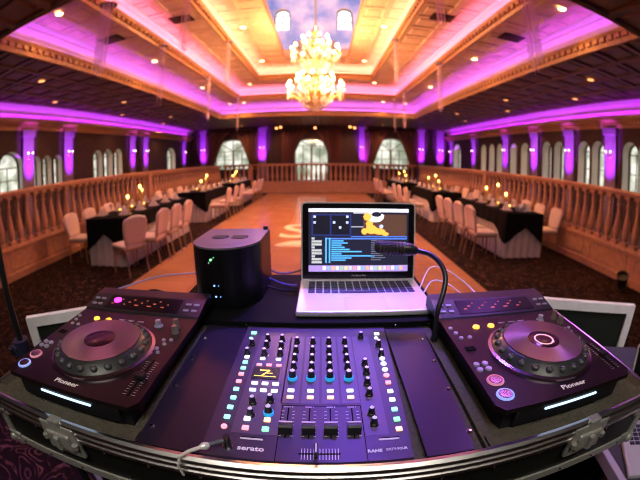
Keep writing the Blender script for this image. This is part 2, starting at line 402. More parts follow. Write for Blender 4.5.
# ------------------------------------------------------------------ lights of the room
def area(name, loc, rot, sx, sy, col, w, spread=PI):
    l = bpy.data.lights.new(name, 'AREA'); l.shape = 'RECTANGLE'; l.size = sx; l.size_y = sy; l.color = col; l.energy = w; l.spread = spread
    o = bpy.data.objects.new(name, l); C.objects.link(o); o.location = loc; o.rotation_euler = rot; return o
def point(name, loc, col, w, r=.1):
    l = bpy.data.lights.new(name, 'POINT'); l.color = col; l.energy = w; l.shadow_soft_size = r
    o = bpy.data.objects.new(name, l); C.objects.link(o); o.location = loc; return o
def spot(name, loc, tgt, col, w, ang, r=.04, blend=.5):
    l = bpy.data.lights.new(name, 'SPOT'); l.color = col; l.energy = w; l.spot_size = math.radians(ang); l.shadow_soft_size = r; l.spot_blend = blend
    o = bpy.data.objects.new(name, l); C.objects.link(o); o.location = loc
    o.rotation_euler = (Vector(tgt) - Vector(loc)).to_track_quat('-Z', 'Y').to_euler(); return o
def cove_lights(R_, z, col, wm):
    x0, x1, y0, y1 = R_; zz = z + .16; k = .08
    for x in (x0 - k, x1 + k): area('cove_light', (x, (y0 + y1) / 2, zz), (PI, 0, 0), .06, y1 - y0, col, wm * (y1 - y0))
    for y in (y0 - k, y1 + k): area('cove_light', ((x0 + x1) / 2, y, zz), (PI, 0, 0), x1 - x0, .06, col, wm * (x1 - x0))
PURPLE, MAG, ORG = (.42, .03, 1.), (1., .16, .62), (1., .42, .12)
cove_lights(R3, Z3, (.52, .07, 1.), 4.6)
cove_lights(R2, Z2, (1., .16, .42), 7)
cove_lights(R1, Z1, (1., .30, .20), 9)
for X, s in ((XL, 1), (XR, -1)):
    area('cove_light', (X + s * .17, 9.5, rel(1.78)), (PI, 0, 0), .08, 22, (.42, .012, 1.), 95)
for ax, p, u in PIL:
    if ax == 'x':
        s = -1 if p > 0 else 1; spot('uplight', (p + s * .85, u, TZ + .15), (p + s * .05, u, 2.5), PURPLE, 2000, 26, .04, 1.)
    else: spot('uplight', (u, p - .85, TZ + .15), (u, p - .05, 2.6), PURPLE, 3000, 28, .04, 1.)

# chandelier
CX, CY = -.18, 9.5
ch = thing('chandelier', 'large two-tier crystal chandelier of glowing candle bulbs hanging from the skylight well', 'chandelier', (CX, CY, rel(1.45)))
def W(x, y, z): return (CX + x, CY + y, z)
bb = B(); bb.tube([W(0, 0, LZ - .02), W(0, 0, rel(3.2))], .025); bb.cyl(CX, CY, LZ - .12, LZ - .001, .14); bb.build('rod', M_gold, ch, world=True)
bb = B(); bb.lathe([(0, 3.95), (.05, 3.95), (.13, 3.75), (.07, 3.6), (.16, 3.4), (.1, 3.2), (.06, 3.0), (.12, 2.75), (.28, 2.66), (.05, 2.6), (.05, 2.4), (.13, 2.3), (.08, 2.1), (.2, 1.9), (.14, 1.7), (.3, 1.62), (.1, 1.5), (0, 1.46)], 14, (CX, CY, H)); bb.build('column', M_gold, ch, world=True)
M_lit = mat('cut_crystal', (.92, .88, .8), .15, spec=1.)
def bead(bb, pts, r):
    out = []; rad = []
    pts = [Vector(p) for p in pts]
    for a, c in zip(pts, pts[1:]):
        out += [a, a.lerp(c, .5)]; rad += [r * .35, r]
    bb.tube(out, rad, 0, 6, False)
def arms(n, r, z, up, ph, zr):
    for k in range(n):
        a = 2 * PI * k / n + ph; ca, sa = math.cos(a), math.sin(a)
        bb = B(); bb.tube([W(ca * .08, sa * .08, z), W(ca * r * .4, sa * r * .4, z - .12), W(ca * r * .8, sa * r * .8, z - .06), W(ca * r, sa * r, z + up)], .014, 0, 6)
        bb.cyl(CX + ca * r, CY + sa * r, z + up, z + up + .02, .05, 0, 10)
        bb.cyl(CX + ca * r, CY + sa * r, z + up + .02, z + up + .10, .014, 0, 8)
        arm = bb.build('arm', M_gold, ch, world=True)
        bb = B(); bb.sphere(W(ca * r, sa * r, z + up + .15), .043, 0, 8, 1.5); bb.build('bulb', M_bulb, arm, loc=-ch.location)
        bb = B(); bead(bb, [W(ca * r, sa * r, z + up - .01 - .035 * q) for q in range(9)], .022); bb.build('crystal_drop', M_lit, arm, loc=-ch.location)
        a2 = 2 * PI * (k + 1) / n + ph
        bb = B(); bead(bb, [tuple(Vector(W(ca * r, sa * r, z + up - .02)).lerp(Vector(W(math.cos(a2) * r, math.sin(a2) * r, z + up - .02)), q / 9) - Vector((0, 0, .14 * math.sin(PI * q / 9)))) for q in range(10)], .018)
        bb.build('crystal_garland', M_lit, arm, loc=-ch.location)
arms(14, .74, rel(1.85), .16, 0, 0); arms(10, .48, rel(2.15), .12, .2, 0); arms(12, .64, rel(2.95), .14, .1, 0); arms(8, .36, rel(3.3), .12, .3, 0)
for z, r in ((1.70, .46), (2.76, .40)):
    for k in range(26):
        a = 2 * PI * k / 26; bb = B(); bead(bb, [W(math.cos(a) * r * (1 - q * .12), math.sin(a) * r * (1 - q * .12), rel(z - .3 * math.sin(q * PI / 14))) for q in range(8)], .02); bb.build('crystal_chain', M_lit, ch, world=True)
for z, r in ((1.9, .5), (2.25, .3), (3.0, .42), (3.35, .24)):
    for k in range(10):
        a = 2 * PI * (k + .5) / 10; bb = B(); bead(bb, [W(math.cos(a) * r * (1 - .5 * q / 8), math.sin(a) * r * (1 - .5 * q / 8), rel(z - .04 * q)) for q in range(9)], .03); bb.build('crystal_chain', M_lit, ch, world=True)
for z in (2.05, 3.15): point('chandelier_core_light', W(.0, .0, rel(z + .3)), (1., .66, .3), 60, .1)
for z in (2.0, 3.1):
    for a in range(4): point('chandelier_light', W(math.cos(a * PI / 2 + .4) * .85, math.sin(a * PI / 2 + .4) * .85, rel(z)), (1., .38, .13), 140, .12)

point('lantern_fill', (CX, 8.6, H + 6.2), (.72, .68, 1.), 330, .3)  # unseen fill, added to brighten the painted lantern walls
# downlights, vents
def dl(kind):
    t = thing('downlight', '', 'downlight'); bb = B(); bb.lathe([(.075, 0), (.10, -.012), (.105, 0), (.1, .01)], 18); bb.build('ring', M_gold, t)
    bb = B(); bb.lathe([(0, -.006), (.07, -.004), (.078, .01)], 18); bb.build('lamp', M_downlamp if kind else M_downdim, t)
    return t
first = {}
DL = [(-5.94, 5.5, 3), (-7.38, 7.52, 3), (-6.14, 9.62, 3), (-7.6, 11.8, 3), (-6.5, 14.16, 3), (-7.8, 16.1, 3), (5.7, 5.67, 3), (5.63, 9.67, 3), (6.86, 7.6, 3), (6.75, 11.5, 3), (5.57, 13.8, 3), (6.75, 15.7, 3),
      (-4.65, 20.2, 3), (3.5, 20.2, 3), (-4.3, 4.15, 2), (-4.3, 8.15, 2), (-4.3, 12.1, 2), (-4.3, 16.1, 2), (-3.6, 16.05, 2), (2.8, 16.05, 2), (3.88, 16.1, 2), (3.88, 12.15, 2), (3.88, 8.2, 2), (3.88, 4.3, 2),
      (-1.9, 8.05, 1), (-1.95, 11.2, 1), (-3.05, 14.6, 1), (1.5, 8.1, 1), (1.38, 11.3, 1), (2.2, 14.6, 1)]
ORD = ['first', 'second', 'third', 'fourth', 'fifth', 'sixth']
cnt = {}
for x, y, t in sorted(DL, key=lambda d: (d[2], d[0] > 0, d[1])):
    side = 'left' if x < 0 else 'right'; key = (t, side); cnt[key] = cnt.get(key, 0) + 1
    nm = {3: 'amber recessed downlight in the dark %s soffit' % side, 2: 'white round downlight in the %s purple-lit tray' % side, 1: 'warm downlight in the innermost tray, %s of the chandelier' % side}[t]
    lab = '%s, %s from the camera' % (nm, ORD[min(5, cnt[key] - 1)] if cnt[key] <= 6 else 'last')
    z = {3: Z3, 2: Z2, 1: Z1}[t]; k = 0 if t == 3 else 1
    if y > 20: lab = 'amber recessed downlight over the back terrace on the %s' % side
    if cnt[key] > 6 and y <= 20: lab = 'amber recessed downlight farthest away in the %s soffit' % side
    if k not in first: first[k] = dl(k); o = first[k]; o.location = (x, y, z - .002); o['label'] = lab; o['group'] = 'ceiling downlights'
    else: o = dup(first[k], (x, y, z - .002), 0, lab, 'ceiling downlights')
    if t == 1: o.location.z = Z1 - .002
    spot('downlight_beam', (x, y, z - .03), (x * .93, y, 0), (1., .44, .16), {3: 120, 2: 120, 1: 80}[t], 125, .06, .9)
vt = thing('ceiling_vent', 'dark square air vent in the left outer tray, nearest the camera', 'vent', (-4.3, 6.0, Z2 - .012), 0, 'ceiling air vents')
bb = B(); bb.box(-.26, .26, -.2, .2, 0, .01); bb.build('backing', M_blkmat, vt)
bb = B()
for k in range(6): bb.box(-.25, .25, -.185 + k * .065, -.165 + k * .065, -.012, 0)
bb.build('slat', mat('vent_brown', (.10, .06, .04), .6), vt)
for x, y, z, lab in ((3.88, 6.2, Z2, 'dark square air vent in the right outer tray, between two downlights'), (-3.1, 7.0, Z1, 'square air vent in the left inner tray'), (2.65, 7.1, Z1, 'square air vent in the right inner tray')):
    dup(vt, (x, y, z - .012), 0, lab, 'ceiling air vents')

# crystal strands
def strand(x, y, z0, z1, n, r, lab):
    t = thing('crystal_strand_pendant', lab, 'hanging crystals', (x, y, z1), 0, 'hanging crystal strand pendants')
    bb = B(); bb.lathe([(0, -.02), (r + .03, -.02), (r + .03, 0), (0, 0)], 16, (0, 0, 0)); bb.build('canopy', M_chrome, t)
    bb = B()
    for k in range(n):
        a = 2.4 * k; rr = r * math.sqrt((k + .5) / n); zl = (z1 - z0) * random.uniform(.86, 1.0) * (1 - .1 * rr / r)
        xx, yy = rr * math.cos(a), rr * math.sin(a); bb.tube([(xx, yy, -.02), (xx, yy, -zl)], .002, 0, 3, False)
        q = .05
        while q < zl: bb.sphere((xx, yy, -q), .0105, 0, 4, 1.8); q += .06
    bb.build('strands', M_bead, t); return t
M_bead = mat('crystal_bead', (.95, .72, .80), .2, spec=1., alpha=.95)
MT = Z2
strand(-3.42, 4.5, rel(1.38), MT, 16, .13, 'wide bundle of hanging crystal strands at the upper left, nearest the camera')
strand(3.12, 4.3, rel(1.42), MT, 16, .13, 'wide bundle of hanging crystal strands at the upper right, nearest the camera')
strand(-3.55, 7.1, rel(1.28), MT, 9, .08, 'thin crystal strand bundle in the left row, second from the camera')
strand(-3.55, 10.6, rel(1.26), MT, 8, .07, 'thin crystal strand bundle in the left row, third from the camera')
strand(-3.55, 14.6, rel(1.27), MT, 8, .07, 'thin crystal strand bundle in the left row, farthest from the camera')
strand(3.15, 9.0, rel(1.33), MT, 9, .08, 'thin crystal strand bundle in the right row, second from the camera')
strand(3.15, 13.3, rel(1.28), MT, 8, .07, 'thin crystal strand bundle in the right row, third from the camera')
strand(3.15, 15.1, rel(1.25), MT, 8, .07, 'thin crystal strand bundle in the right row, farthest from the camera')
strand(-2.5, 5.8, rel(1.9), Z1, 9, .09, 'crystal strand bundle under the left inner cornice, nearer one')
strand(-2.5, 9.0, rel(2.0), Z1, 8, .07, 'crystal strand bundle under the left inner cornice, farther one')
strand(1.95, 5.3, rel(2.2), Z1, 9, .09, 'crystal strand bundle under the right inner cornice, nearer one')
strand(1.95, 9.0, rel(2.0), Z1, 8, .07, 'crystal strand bundle under the right inner cornice, farther one')

# wall sconces on the pilasters
def sconce():
    t = thing('wall_sconce', '', 'wall lamp'); bb = B(); bb.lathe([(0, 0), (.05, 0), (.035, .02), (0, .03)], 12, (0, 0, 0), M=Matrix.Rotation(PI / 2, 4, 'X')); bb.build('backplate', M_gold, t)
    for s in (-1, 1):
        bb = B(); bb.tube([(0, -.02, 0), (s * .05, -.08, -.04), (s * .10, -.10, .0), (s * .10, -.10, .05)], .008, 0, 6); bb.cyl(s * .10, -.10, .05, .10, .012, 0, 8); a = bb.build('arm', M_gold, t)
        bb = B(); bb.sphere((s * .10, -.10, .125), .017, 0, 8, 1.4); bb.build('bulb', M_sbulb, a)
    return t
M_sbulb = mat('sconce_bulb', (1, .8, .9), .5, emit=(1, .62, .55), es=14)
sc0 = None
sci = {'right': 0, 'left': 0, 'back': 0}
for ax, p, u in PIL:
    wl = 'back' if ax == 'y' else ('right' if p > 0 else 'left'); sci[wl] += 1
    if ax == 'x': s = -1 if p > 0 else 1; loc = (p + s * .09, u, rel(.72)); rz = -PI / 2 if s < 0 else PI / 2
    else: loc = (u, p - .09, rel(.78)); rz = 0
    lab = 'two-candle wall lamp on a purple-lit pilaster of the %s wall, %s from the %s' % (wl, ORD[sci[wl] - 1], 'camera' if ax == 'x' else 'left')
    if sc0 is None: sc0 = sconce(); o = sc0; o.location = loc; o.rotation_euler = (0, 0, rz); o['label'] = lab; o['group'] = 'wall sconces'
    else: dup(sc0, loc, rz, lab, 'wall sconces')
    if wl == 'left' and (u < 7 or u > 19): pass

# amber spotlights under the back soffit
sp = thing('spotlight', 'amber spotlight above the middle arched door', 'spotlight', (-.4, 20.4, ZT - .02), 0, 'amber spotlights on the back wall')
bb = B(); bb.cyl(0, 0, -.1, 0, .03); bb.lathe([(0, 0), (.07, 0), (.09, .14), (.085, .14), (.06, .02), (0, .02)], 14, (0, 0, -.14), M=Matrix.Rotation(2.2, 4, 'X')); bb.build('can', mat('bronze', (.3, .16, .08), .4, metal=.8), sp)
bb = B(); bb.lathe([(0, .1), (.08, .12), (0, .1201)], 14, (0, 0, -.14), M=Matrix.Rotation(2.2, 4, 'X')); bb.build('lens', M_downdim, sp)
for x, y, lab in ((-2.6, 20.2, 'amber spotlight left of the middle door, outer one of the pair'), (-2.3, 19.7, 'amber spotlight left of the middle door, inner one of the pair'), (1.55, 19.7, 'amber spotlight right of the middle door, inner one of the pair'), (1.85, 20.2, 'amber spotlight right of the middle door, outer one of the pair')):
    dup(sp, (x, y, ZT - .02), 0, lab)
for x in (-5.2, -2.4, -.4, 1.7, 4.2): spot('back_spot', (x, 19.6, ZT - .2), (x, 21.1, 2.2), (1., .42, .2), 110, 75, .05, 1.)

# drapes
def drape(cx, hw, side, name, ztop, zbot):
    t = thing('drape', name, 'curtain', (cx + side * hw, YF - .22, zbot), 0, 'drapes on the back wall')
    def f(u, v):
        k = v ** .62                                  # v 0 at top, 1 at tie-back
        inner = .04 + (hw - .12) * k; x = inner + (hw + .42 - inner) * u
        return (side * (x - hw), .05 * math.sin(u * 34 + v * 2) - .02 * v, (ztop - zbot) * (1 - v))
    bb = B(); bb.grid(f, 60, 14); o = bb.build('panel', M_drape, t)
    m = o.modifiers.new('s', 'SOLIDIFY'); m.thickness = .012
    bb = B(); bb.grid(lambda u, v: (side * (.0 + .36 * u), .05 * math.sin(u * 26) - .02, -.6 * v - 0.0), 24, 3); o = bb.build('tail', M_drape, t); m = o.modifiers.new('s', 'SOLIDIFY'); m.thickness = .012
    return t
for cx, hw, nm in ((-5.5, 1.25, 'left arched window'), (-.64, 1.35, 'middle arched door'), (4.2, 1.25, 'right arched window')):
    for s in (-1, 1): drape(cx, hw, s, 'dark brown pleated drape on the %s side of the %s' % ('left' if s < 0 else 'right', nm), ZT - .25, 1.35)

# ------------------------------------------------------------------ balustrades
PT = H - 1.06                              # plinth top
RT = H - .085                              # handrail top
def baluster_mesh():
    bb = B(); h = RT - .10 - PT
    pr = [(0, 0), (.052, 0), (.052, .0), (.045, .07), (.03, .085), (.046, .11), (.052, .16), (.062, .25), (.060, .33), (.045, .45), (.030, .58), (.027, .68), (.040, .70), (.040, .72), (.028, .74), (.030, .80), (.046, .84), (.050, .87), (.050, h), (0, h)]
    k = h / .9; pr = [(r * 1.3 if r else 0, min(h, z * k) if z < .9 else h) for r, z in pr]
    bb.lathe(pr, 10); bb.box(-.078, .078, -.078, .078, 0, .07); bb.box(-.074, .074, -.074, .074, h - .05, h)
    return bb.build('baluster', M_stone)
bal0 = baluster_mesh(); bal0.location = (0, 0, 0)
bal_used = False
def balustrade(lab, ax, fixed, u0, u1, step, posts):
    global bal_used
    P = (lambda u, z: (fixed, u, z)) if ax == 'x' else (lambda u, z: (u, fixed, z))
    t = thing('balustrade', lab, 'balustrade', P(u0, 0))
    def bx(bb, ua, ub, hw, z0, z1, bev=.008):
        if ax == 'x': bb.box(fixed - hw, fixed + hw, ua, ub, z0, z1, bev=bev)
        else: bb.box(ua, ub, fixed - hw, fixed + hw, z0, z1, bev=bev)
    bb = B(); bx(bb, u0, u1, .10, 0, PT - .06); bx(bb, u0, u1, .15, 0, .1); bx(bb, u0, u1, .16, .1, .13); bx(bb, u0, u1, .14, PT - .07, PT - .02); bx(bb, u0, u1, .125, PT - .03, PT)
    n = int((u1 - u0) / 1.3)
    for k in range(n):
        a = u0 + (k + .08) * (u1 - u0) / n; c = u0 + (k + .92) * (u1 - u0) / n
        for z in (.19, PT - .13): bx(bb, a, c, .112, z, z + .025, .003)
        for e in (a, c - .025): bx(bb, e, e + .025, .112, .19, PT - .105, .003)
    bb.build('plinth', M_stone, t, world=True)
    bb = B(); bx(bb, u0, u1, .085, RT - .10, RT - .07); bx(bb, u0, u1, .12, RT - .07, RT - .02, .015); bx(bb, u0, u1, .10, RT - .025, RT, .01); bb.build('handrail', M_stone, t, world=True)
    for u in posts:
        bb = B(); bx(bb, u - .11, u + .11, .11, PT, RT - .08); bb.build('post', M_stone, t, world=True)
    u = u0 + step / 2
    while u < u1:
        if all(abs(u - q) > .17 for q in posts):
            c = bal0 if not bal_used else bal0.copy()
            if bal_used: C.objects.link(c)
            bal_used = True
            c.parent = t; c.location = Vector(P(u, PT)) - Vector(P(u0, 0))
        u += step
    return t
balustrade('long stone balustrade on a panelled plinth along the left side of the room', 'x', RL, 1.2, 18.55, .26, [10.2])
balustrade('long stone balustrade on a panelled plinth along the right side of the room', 'x', RR, 1.2, 18.55, .26, [10.4])
balustrade('stone balustrade across the far end, in front of the arched door', 'y', 18.72, RL + .17, RR - .17, .26, [-3.85, 2.95])
# glimpse of a dark opening behind the near table on each side is the terrace itself

# ------------------------------------------------------------------ tables, chairs, table settings
def make_chair():
    t = thing('banquet_chair', '', 'chair')   # faces +x, origin on floor under the seat centre
    bb = B(); bb.box(-.22, .24, -.22, .22, .43, .50, bev=.03); bb.build('seat', M_white, t)
    def f(u, v):
        w = .18 + .045 * math.sin(v * PI * .68) + (.0 if v < .8 else -.09 * ((v - .8) / .2) ** 2)
        return (-.22 - .10 * v + .03 * math.cos((u - .5) * PI), (u - .5) * 2 * w, .50 + .45 * v - (.03 * (2 * u - 1) ** 2 if v > .9 else 0))
    bb = B(); bb.grid(f, 8, 10); o = bb.build('backrest', M_white, t); m = o.modifiers.new('s', 'SOLIDIFY'); m.thickness = .045; m.offset = 0
    for x, y, dx in ((.21, -.19, .03), (.21, .19, .03), (-.2, -.18, -.07), (-.2, .18, -.07)):
        bb = B(); bb.tube([(x + dx, y * 1.08, 0), (x, y, .44)], .013, 0, 6); bb.build('leg', M_chairmetal, t)
    bb = B(); bb.box(-.21, .23, -.21, .21, .405, .432); bb.tube([(-.2, -.16, .43), (-.24, -.15, .56)], .012, 0, 6); bb.tube([(-.2, .16, .43), (-.24, .15, .56)], .012, 0, 6); bb.build('seat_frame', M_chairmetal, t)
    return t
chair0 = make_chair(); cu = [False]
def chair(x, y, rz, lab, grp='banquet chairs along the tables'):
    if not cu[0]: cu[0] = True; chair0.location = (x, y, 0); chair0.rotation_euler = (0, 0, rz); chair0['label'] = lab; chair0['group'] = grp; return chair0
    return dup(chair0, (x, y, 0), rz, lab, grp)
TH = .86
def table(x0, x1, y0, y1, nm, zoff=0):
    cx, cy = (x0 + x1) / 2, (y0 + y1) / 2
    t = thing('banquet_table', 'long banquet table standing %s' % nm, 'table', (cx, cy, 0), 0, 'banquet tables')
    bb = B(); bb.box(x0 + .02, x1 - .02, y0 + .02, y1 - .02, TH - .035, TH - .012); bb.build('tabletop', mat('ply', (.4, .25, .15), .6), t, world=True)
    for x in (x0 + .12, x1 - .12):
        for y in (y0 + .12, y1 - .12): bb = B(); bb.tube([(x, y, 0), (x, y, TH - .035)], .02, 0, 6); bb.build('leg', M_chairmetal, t, world=True)
    per = []
    def perim(k):                         # position round the rectangle, k in metres
        w, d = x1 - x0, y1 - y0; k %= 2 * (w + d)
        if k < w: return x0 + k, y0, 0, -1
        k -= w
        if k < d: return x1, y0 + k, 1, 0
        k -= d
        if k < w: return x1 - k, y1, 0, 1
        k -= w; return x0, y1 - k, -1, 0
    Lp = 2 * ((x1 - x0) + (y1 - y0)); n = int(Lp / .025)
    def skirt(u, v):
        i = round(u * n) % n; k = i * Lp / n; px, py, nx, ny = perim(k)
        o = -.03 + .028 * math.sin(k * 2 * PI / .17) * (.25 + .75 * v) + .04 * v; return (px + nx * o, py + ny * o, TH - .012 - (TH - .025) * v)
    bb = B(); bb.grid(skirt, n, 5); o = bb.build('table_skirt', M_linen); o['label'] = 'pleated white skirt of the table %s' % nm; o['category'] = 'table skirt'; o['group'] = 'white table skirts'
    def cloth(u, v):
        i = round(u * n) % n; k = i * Lp / n; px, py, nx, ny = perim(k); w, d = x1 - x0, y1 - y0
        cs = min(abs(k - c) for c in (0, w, w + d, 2 * w + d, Lp)); drop = .27 + .30 * max(0, 1 - cs / .42) ** 1.0
        o = .012 + .03 * v + .012 * math.sin(k * 2 * PI / .3) * v; return (px + nx * o, py + ny * o, TH + .004 - drop * v)
    bb = B(); bb.grid(cloth, n, 4); bb.box(x0 - .012, x1 + .012, y0 - .012, y1 + .012, TH - .008, TH + .005)
    o = bb.build('tablecloth', M_blackcloth); tag(o, 'black pointed tablecloth on the table %s' % nm, 'tablecloth', 'black tablecloths')
    return t
TABS = [(-4.2, -3.35, 5.1, 8.2, 'beside the left balustrade, nearest the camera', -1), (-4.2, -3.3, 9.5, 12.0, 'beside the left balustrade, second from the camera', -1), (-4.1, -3.25, 13.2, 15.8, 'beside the left balustrade, farthest away', -1),
        (3.38, 4.28, 5.7, 8.2, 'beside the right balustrade, nearest the camera', 1), (3.15, 4.05, 9.6, 12.1, 'beside the right balustrade, second from the camera', 1), (3.0, 3.9, 13.4, 16.0, 'beside the right balustrade, farthest away', 1)]
# table-top pieces, one of each, copied later
def holder(h):
    t = thing('candle_stand', '', 'candle stand')
    bb = B(); bb.lathe([(0, 0), (.055, 0), (.05, .015), (.02, .03), (.016, h * .3), (.028, h * .35), (.016, h * .42), (.016, h * .85), (.036, h * .9), (.045, h), (0, h)], 12); bb.build('stem', M_gold, t)
    bb = B(); bb.cyl(0, 0, h, h + .045, .026, 0, 10); c = bb.build('candle', mat('ivory_wax', (.85, .7, .45), .5), t)
    bb = B(); bb.sphere((0, 0, h + .075), .026, 0, 8, 1.35); bb.build('flame', M_flame, c)
    return t
H3 = [holder(.26), holder(.36), holder(.20)]
def votive():
    t = thing('votive_candle', '', 'candle'); bb = B(); bb.lathe([(0, 0), (.03, 0), (.038, .06), (.035, .06), (.027, .01), (0, .01)], 12); bb.build('cup', M_gold, t)
    bb = B(); bb.sphere((0, 0, .05), .02, 0, 8, 1.2); bb.build('flame', M_flame, t); return t
V0 = votive()
def glass():
    bb = B(); bb.lathe([(0, 0), (.032, 0), (.006, .008), (.005, .08), (.03, .11), (.036, .15), (.03, .19)], 12); return bb.build('wine_glass', M_crystal)
G0 = glass(); tag(G0, '', 'wine glass')
def napkin():
    bb = B(); bb.grid(lambda u, v: ((u - .5) * .26 * (1 - .35 * v), .05 * math.sin(u * 14) * (1 - v) + .01, .0 + .15 * v * (1 - .8 * (2 * u - 1) ** 2)), 20, 6); o = bb.build('folded_napkin', M_linen); m = o.modifiers.new('s', 'SOLIDIFY'); m.thickness = .012; return o
N0 = napkin(); tag(N0, '', 'napkin')
def plate():
    bb = B(); bb.lathe([(0, 0), (.07, 0), (.13, .014), (.135, .018), (.07, .008), (0, .006)], 20); return bb.build('dinner_plate', mat('china', (.75, .68, .66), .25))
P0 = plate(); tag(P0, '', 'plate')
used = set()
def put(o, x, y, z, rz, lab, grp):
    if o.name not in used:
        used.add(o.name); o.location = (x, y, z); o.rotation_euler = (0, 0, rz); o['label'] = lab; o['group'] = grp; return o
    return dup(o, (x, y, z), rz, lab, grp)
POS = ['near end', 'second setting', 'third setting', 'fourth setting', 'far end']
for x0, x1, y0, y1, nm, sd in TABS:
    table(x0, x1, y0, y1, nm); cx = (x0 + x1) / 2; z = TH + .006; short = nm.replace('beside the ', '').replace(' balustrade', '-hand table')
    tl = ('nearest' if y0 < 8 else 'second' if y0 < 12 else 'farthest') + (' left' if sd < 0 else ' right') + ' table'
    yy = y0 + 1.25 if y0 < 8 else (y0 + y1) / 2
    for k, (dx, dy) in enumerate(((-.08, .42), (.06, .10), (.02, -.36))):
        put(H3[k], cx + dx, yy + dy, z, 0, '%s gold candle stand on the %s' % (('medium', 'tallest', 'shortest')[k], short), 'gold candle stands')
    for k, (dx, dy) in enumerate(((-.03, -.12), (.04, .28), (-.02, -.62))):
        put(V0, cx + dx, yy + dy, z, 0, 'small votive candle on the %s, %s of three' % (short, ('middle', 'farthest', 'nearest')[k]), 'votive candles')
    n = 5 if y1 - y0 > 3 else 4
    for k in range(n):
        y = y0 + .35 + k * (y1 - y0 - .7) / (n - 1)
        for s, sn in ((-1, 'left'), (1, 'right')):
            px = cx + s * .27
            where = '%s edge of %s, %s' % (sn, tl, POS[k] if k < n - 1 else POS[4])
            put(P0, px, y, z, 0, 'white plate at the %s' % where, 'dinner plates')
            put(N0, px, y, z + .028, PI / 2 * s, 'fan-folded white napkin at the %s' % where, 'folded napkins')
            put(G0, px - s * .10, y + .17, z, 0, 'stemmed glass at the %s' % where, 'wine glasses')
# chairs
for k, (y, dr) in enumerate(((4.88, -.50), (5.5, -.05), (6.08, 0), (6.68, .02))):
    chair(-3.0 if k else -3.12, y, PI + dr, 'pale chair on the aisle side of the nearest left table, %s from the camera' % ORD[k])
for k, y in enumerate((5.42, 6.1, 6.9)): chair(-4.62, y, 0, 'pale chair between the left balustrade and the nearest table, %s from the camera' % ORD[k])
for k, y in enumerate((5.92, 6.5, 7.1, 7.68)): chair(2.98, y, 0, 'pale chair on the aisle side of the nearest right table, %s from the camera' % ORD[k])
for k, y in enumerate((6.25, 6.95, 7.6)): chair(4.80, y, PI, 'pale chair between the right balustrade and the nearest table, %s from the camera' % ORD[k])
for k, y in enumerate((9.8, 10.7, 11.5)):
    chair(-2.95, y, PI, 'pale chair on the aisle side of the second left table, %s from the camera' % ORD[k])
    chair(-4.62, y - .1, 0, 'pale chair on the balustrade side of the second left table, %s from the camera' % ORD[k])
    chair(2.72, y + .2, 0, 'pale chair on the aisle side of the second right table, %s from the camera' % ORD[k])
    chair(4.5, y + .3, PI, 'pale chair on the balustrade side of the second right table, %s from the camera' % ORD[k])
for k, y in enumerate((13.5, 14.4, 15.2)):
    chair(-2.9, y, PI, 'pale chair on the aisle side of the farthest left table, %s from the camera' % ORD[k])
    chair(2.6, y + .2, 0, 'pale chair on the aisle side of the farthest right table, %s from the camera' % ORD[k])
# silver bow on the right table
bb = B()
for k in range(14):
    a = random.uniform(0, 2 * PI); e = random.uniform(.2, 1.3); d = Vector((math.cos(a) * math.cos(e), math.sin(a) * math.cos(e), math.sin(e))); s = d.cross(Vector((0, 0, 1))).normalized() * .03
    bb.grid(lambda u, v: tuple(d * (.13 * math.sin(PI * u)) + s * (v - .5) * 2 + Vector((0, 0, .03 + .04 * math.sin(2 * PI * u)))), 10, 1)
o = bb.build('ribbon_bow', mat('silver_foil', (.62, .66, .72), .3, metal=.5)); o.location = (3.83, 5.85, TH + .006); o.scale = (1.1, 1.1, 1.1)
m = o.modifiers.new('s', 'SOLIDIFY'); m.thickness = .003; tag(o, 'silver foil bow on the near end of the nearest right table', 'bow')

# monogram light thrown on the dance floor, drawn as pale flat shapes
mo = text('gobo_monogram', 'S', 2.3, None, (-.62, 8.15, .0135), mat('projected_light_paint', (1., .88, .62), .7, spec=.1), bold=.02, sx=.75, depth=.001)
tag(mo, 'large letter S of projected light, painted pale on the orange dance floor', 'monogram')
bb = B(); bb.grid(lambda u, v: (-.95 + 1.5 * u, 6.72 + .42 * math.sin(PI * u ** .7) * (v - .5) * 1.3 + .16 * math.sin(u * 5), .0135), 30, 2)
fl = bb.build('gobo_flourish', mat('projected_light_paint', (.9, .8, .5))); m = fl.modifiers.new('s', 'SOLIDIFY'); m.thickness = .001; m.offset = 1
tag(fl, 'curved flourish of projected light under the letter, painted pale on the dance floor', 'monogram')

# ------------------------------------------------------------------ DJ stand
def rz_(z): return z + H
PZ = H - .36
ct = thing('equipment_stand', 'black-draped stand underneath the flight case', 'stand', (0, .62, 0))
bb = B(); bb.box(-.54, .54, .40, .95, H - .53, H - .485); bb.build('top', M_blkmat, ct, world=True)
def drp(u, v):
    w, d, x0, y0 = 1.06, .53, -.53, .41; k = (u * 2 * (w + d)) % (2 * (w + d))
    if k < w: p = (x0 + k, y0, 0, -1)
    elif k < w + d: p = (x0 + w, y0 + k - w, 1, 0)
    elif k < 2 * w + d: p = (x0 + w - (k - w - d), y0 + d, 0, 1)
    else: p = (x0, y0 + d - (k - 2 * w - d), -1, 0)
    o = .012 * math.sin(k * 40) * v; return (p[0] + p[2] * o, p[1] + p[3] * o, (H - .49) * (1 - v) + .004)
bb = B(); bb.grid(drp, 160, 5); bb.build('drape_cloth', M_blackcloth, ct, world=True)

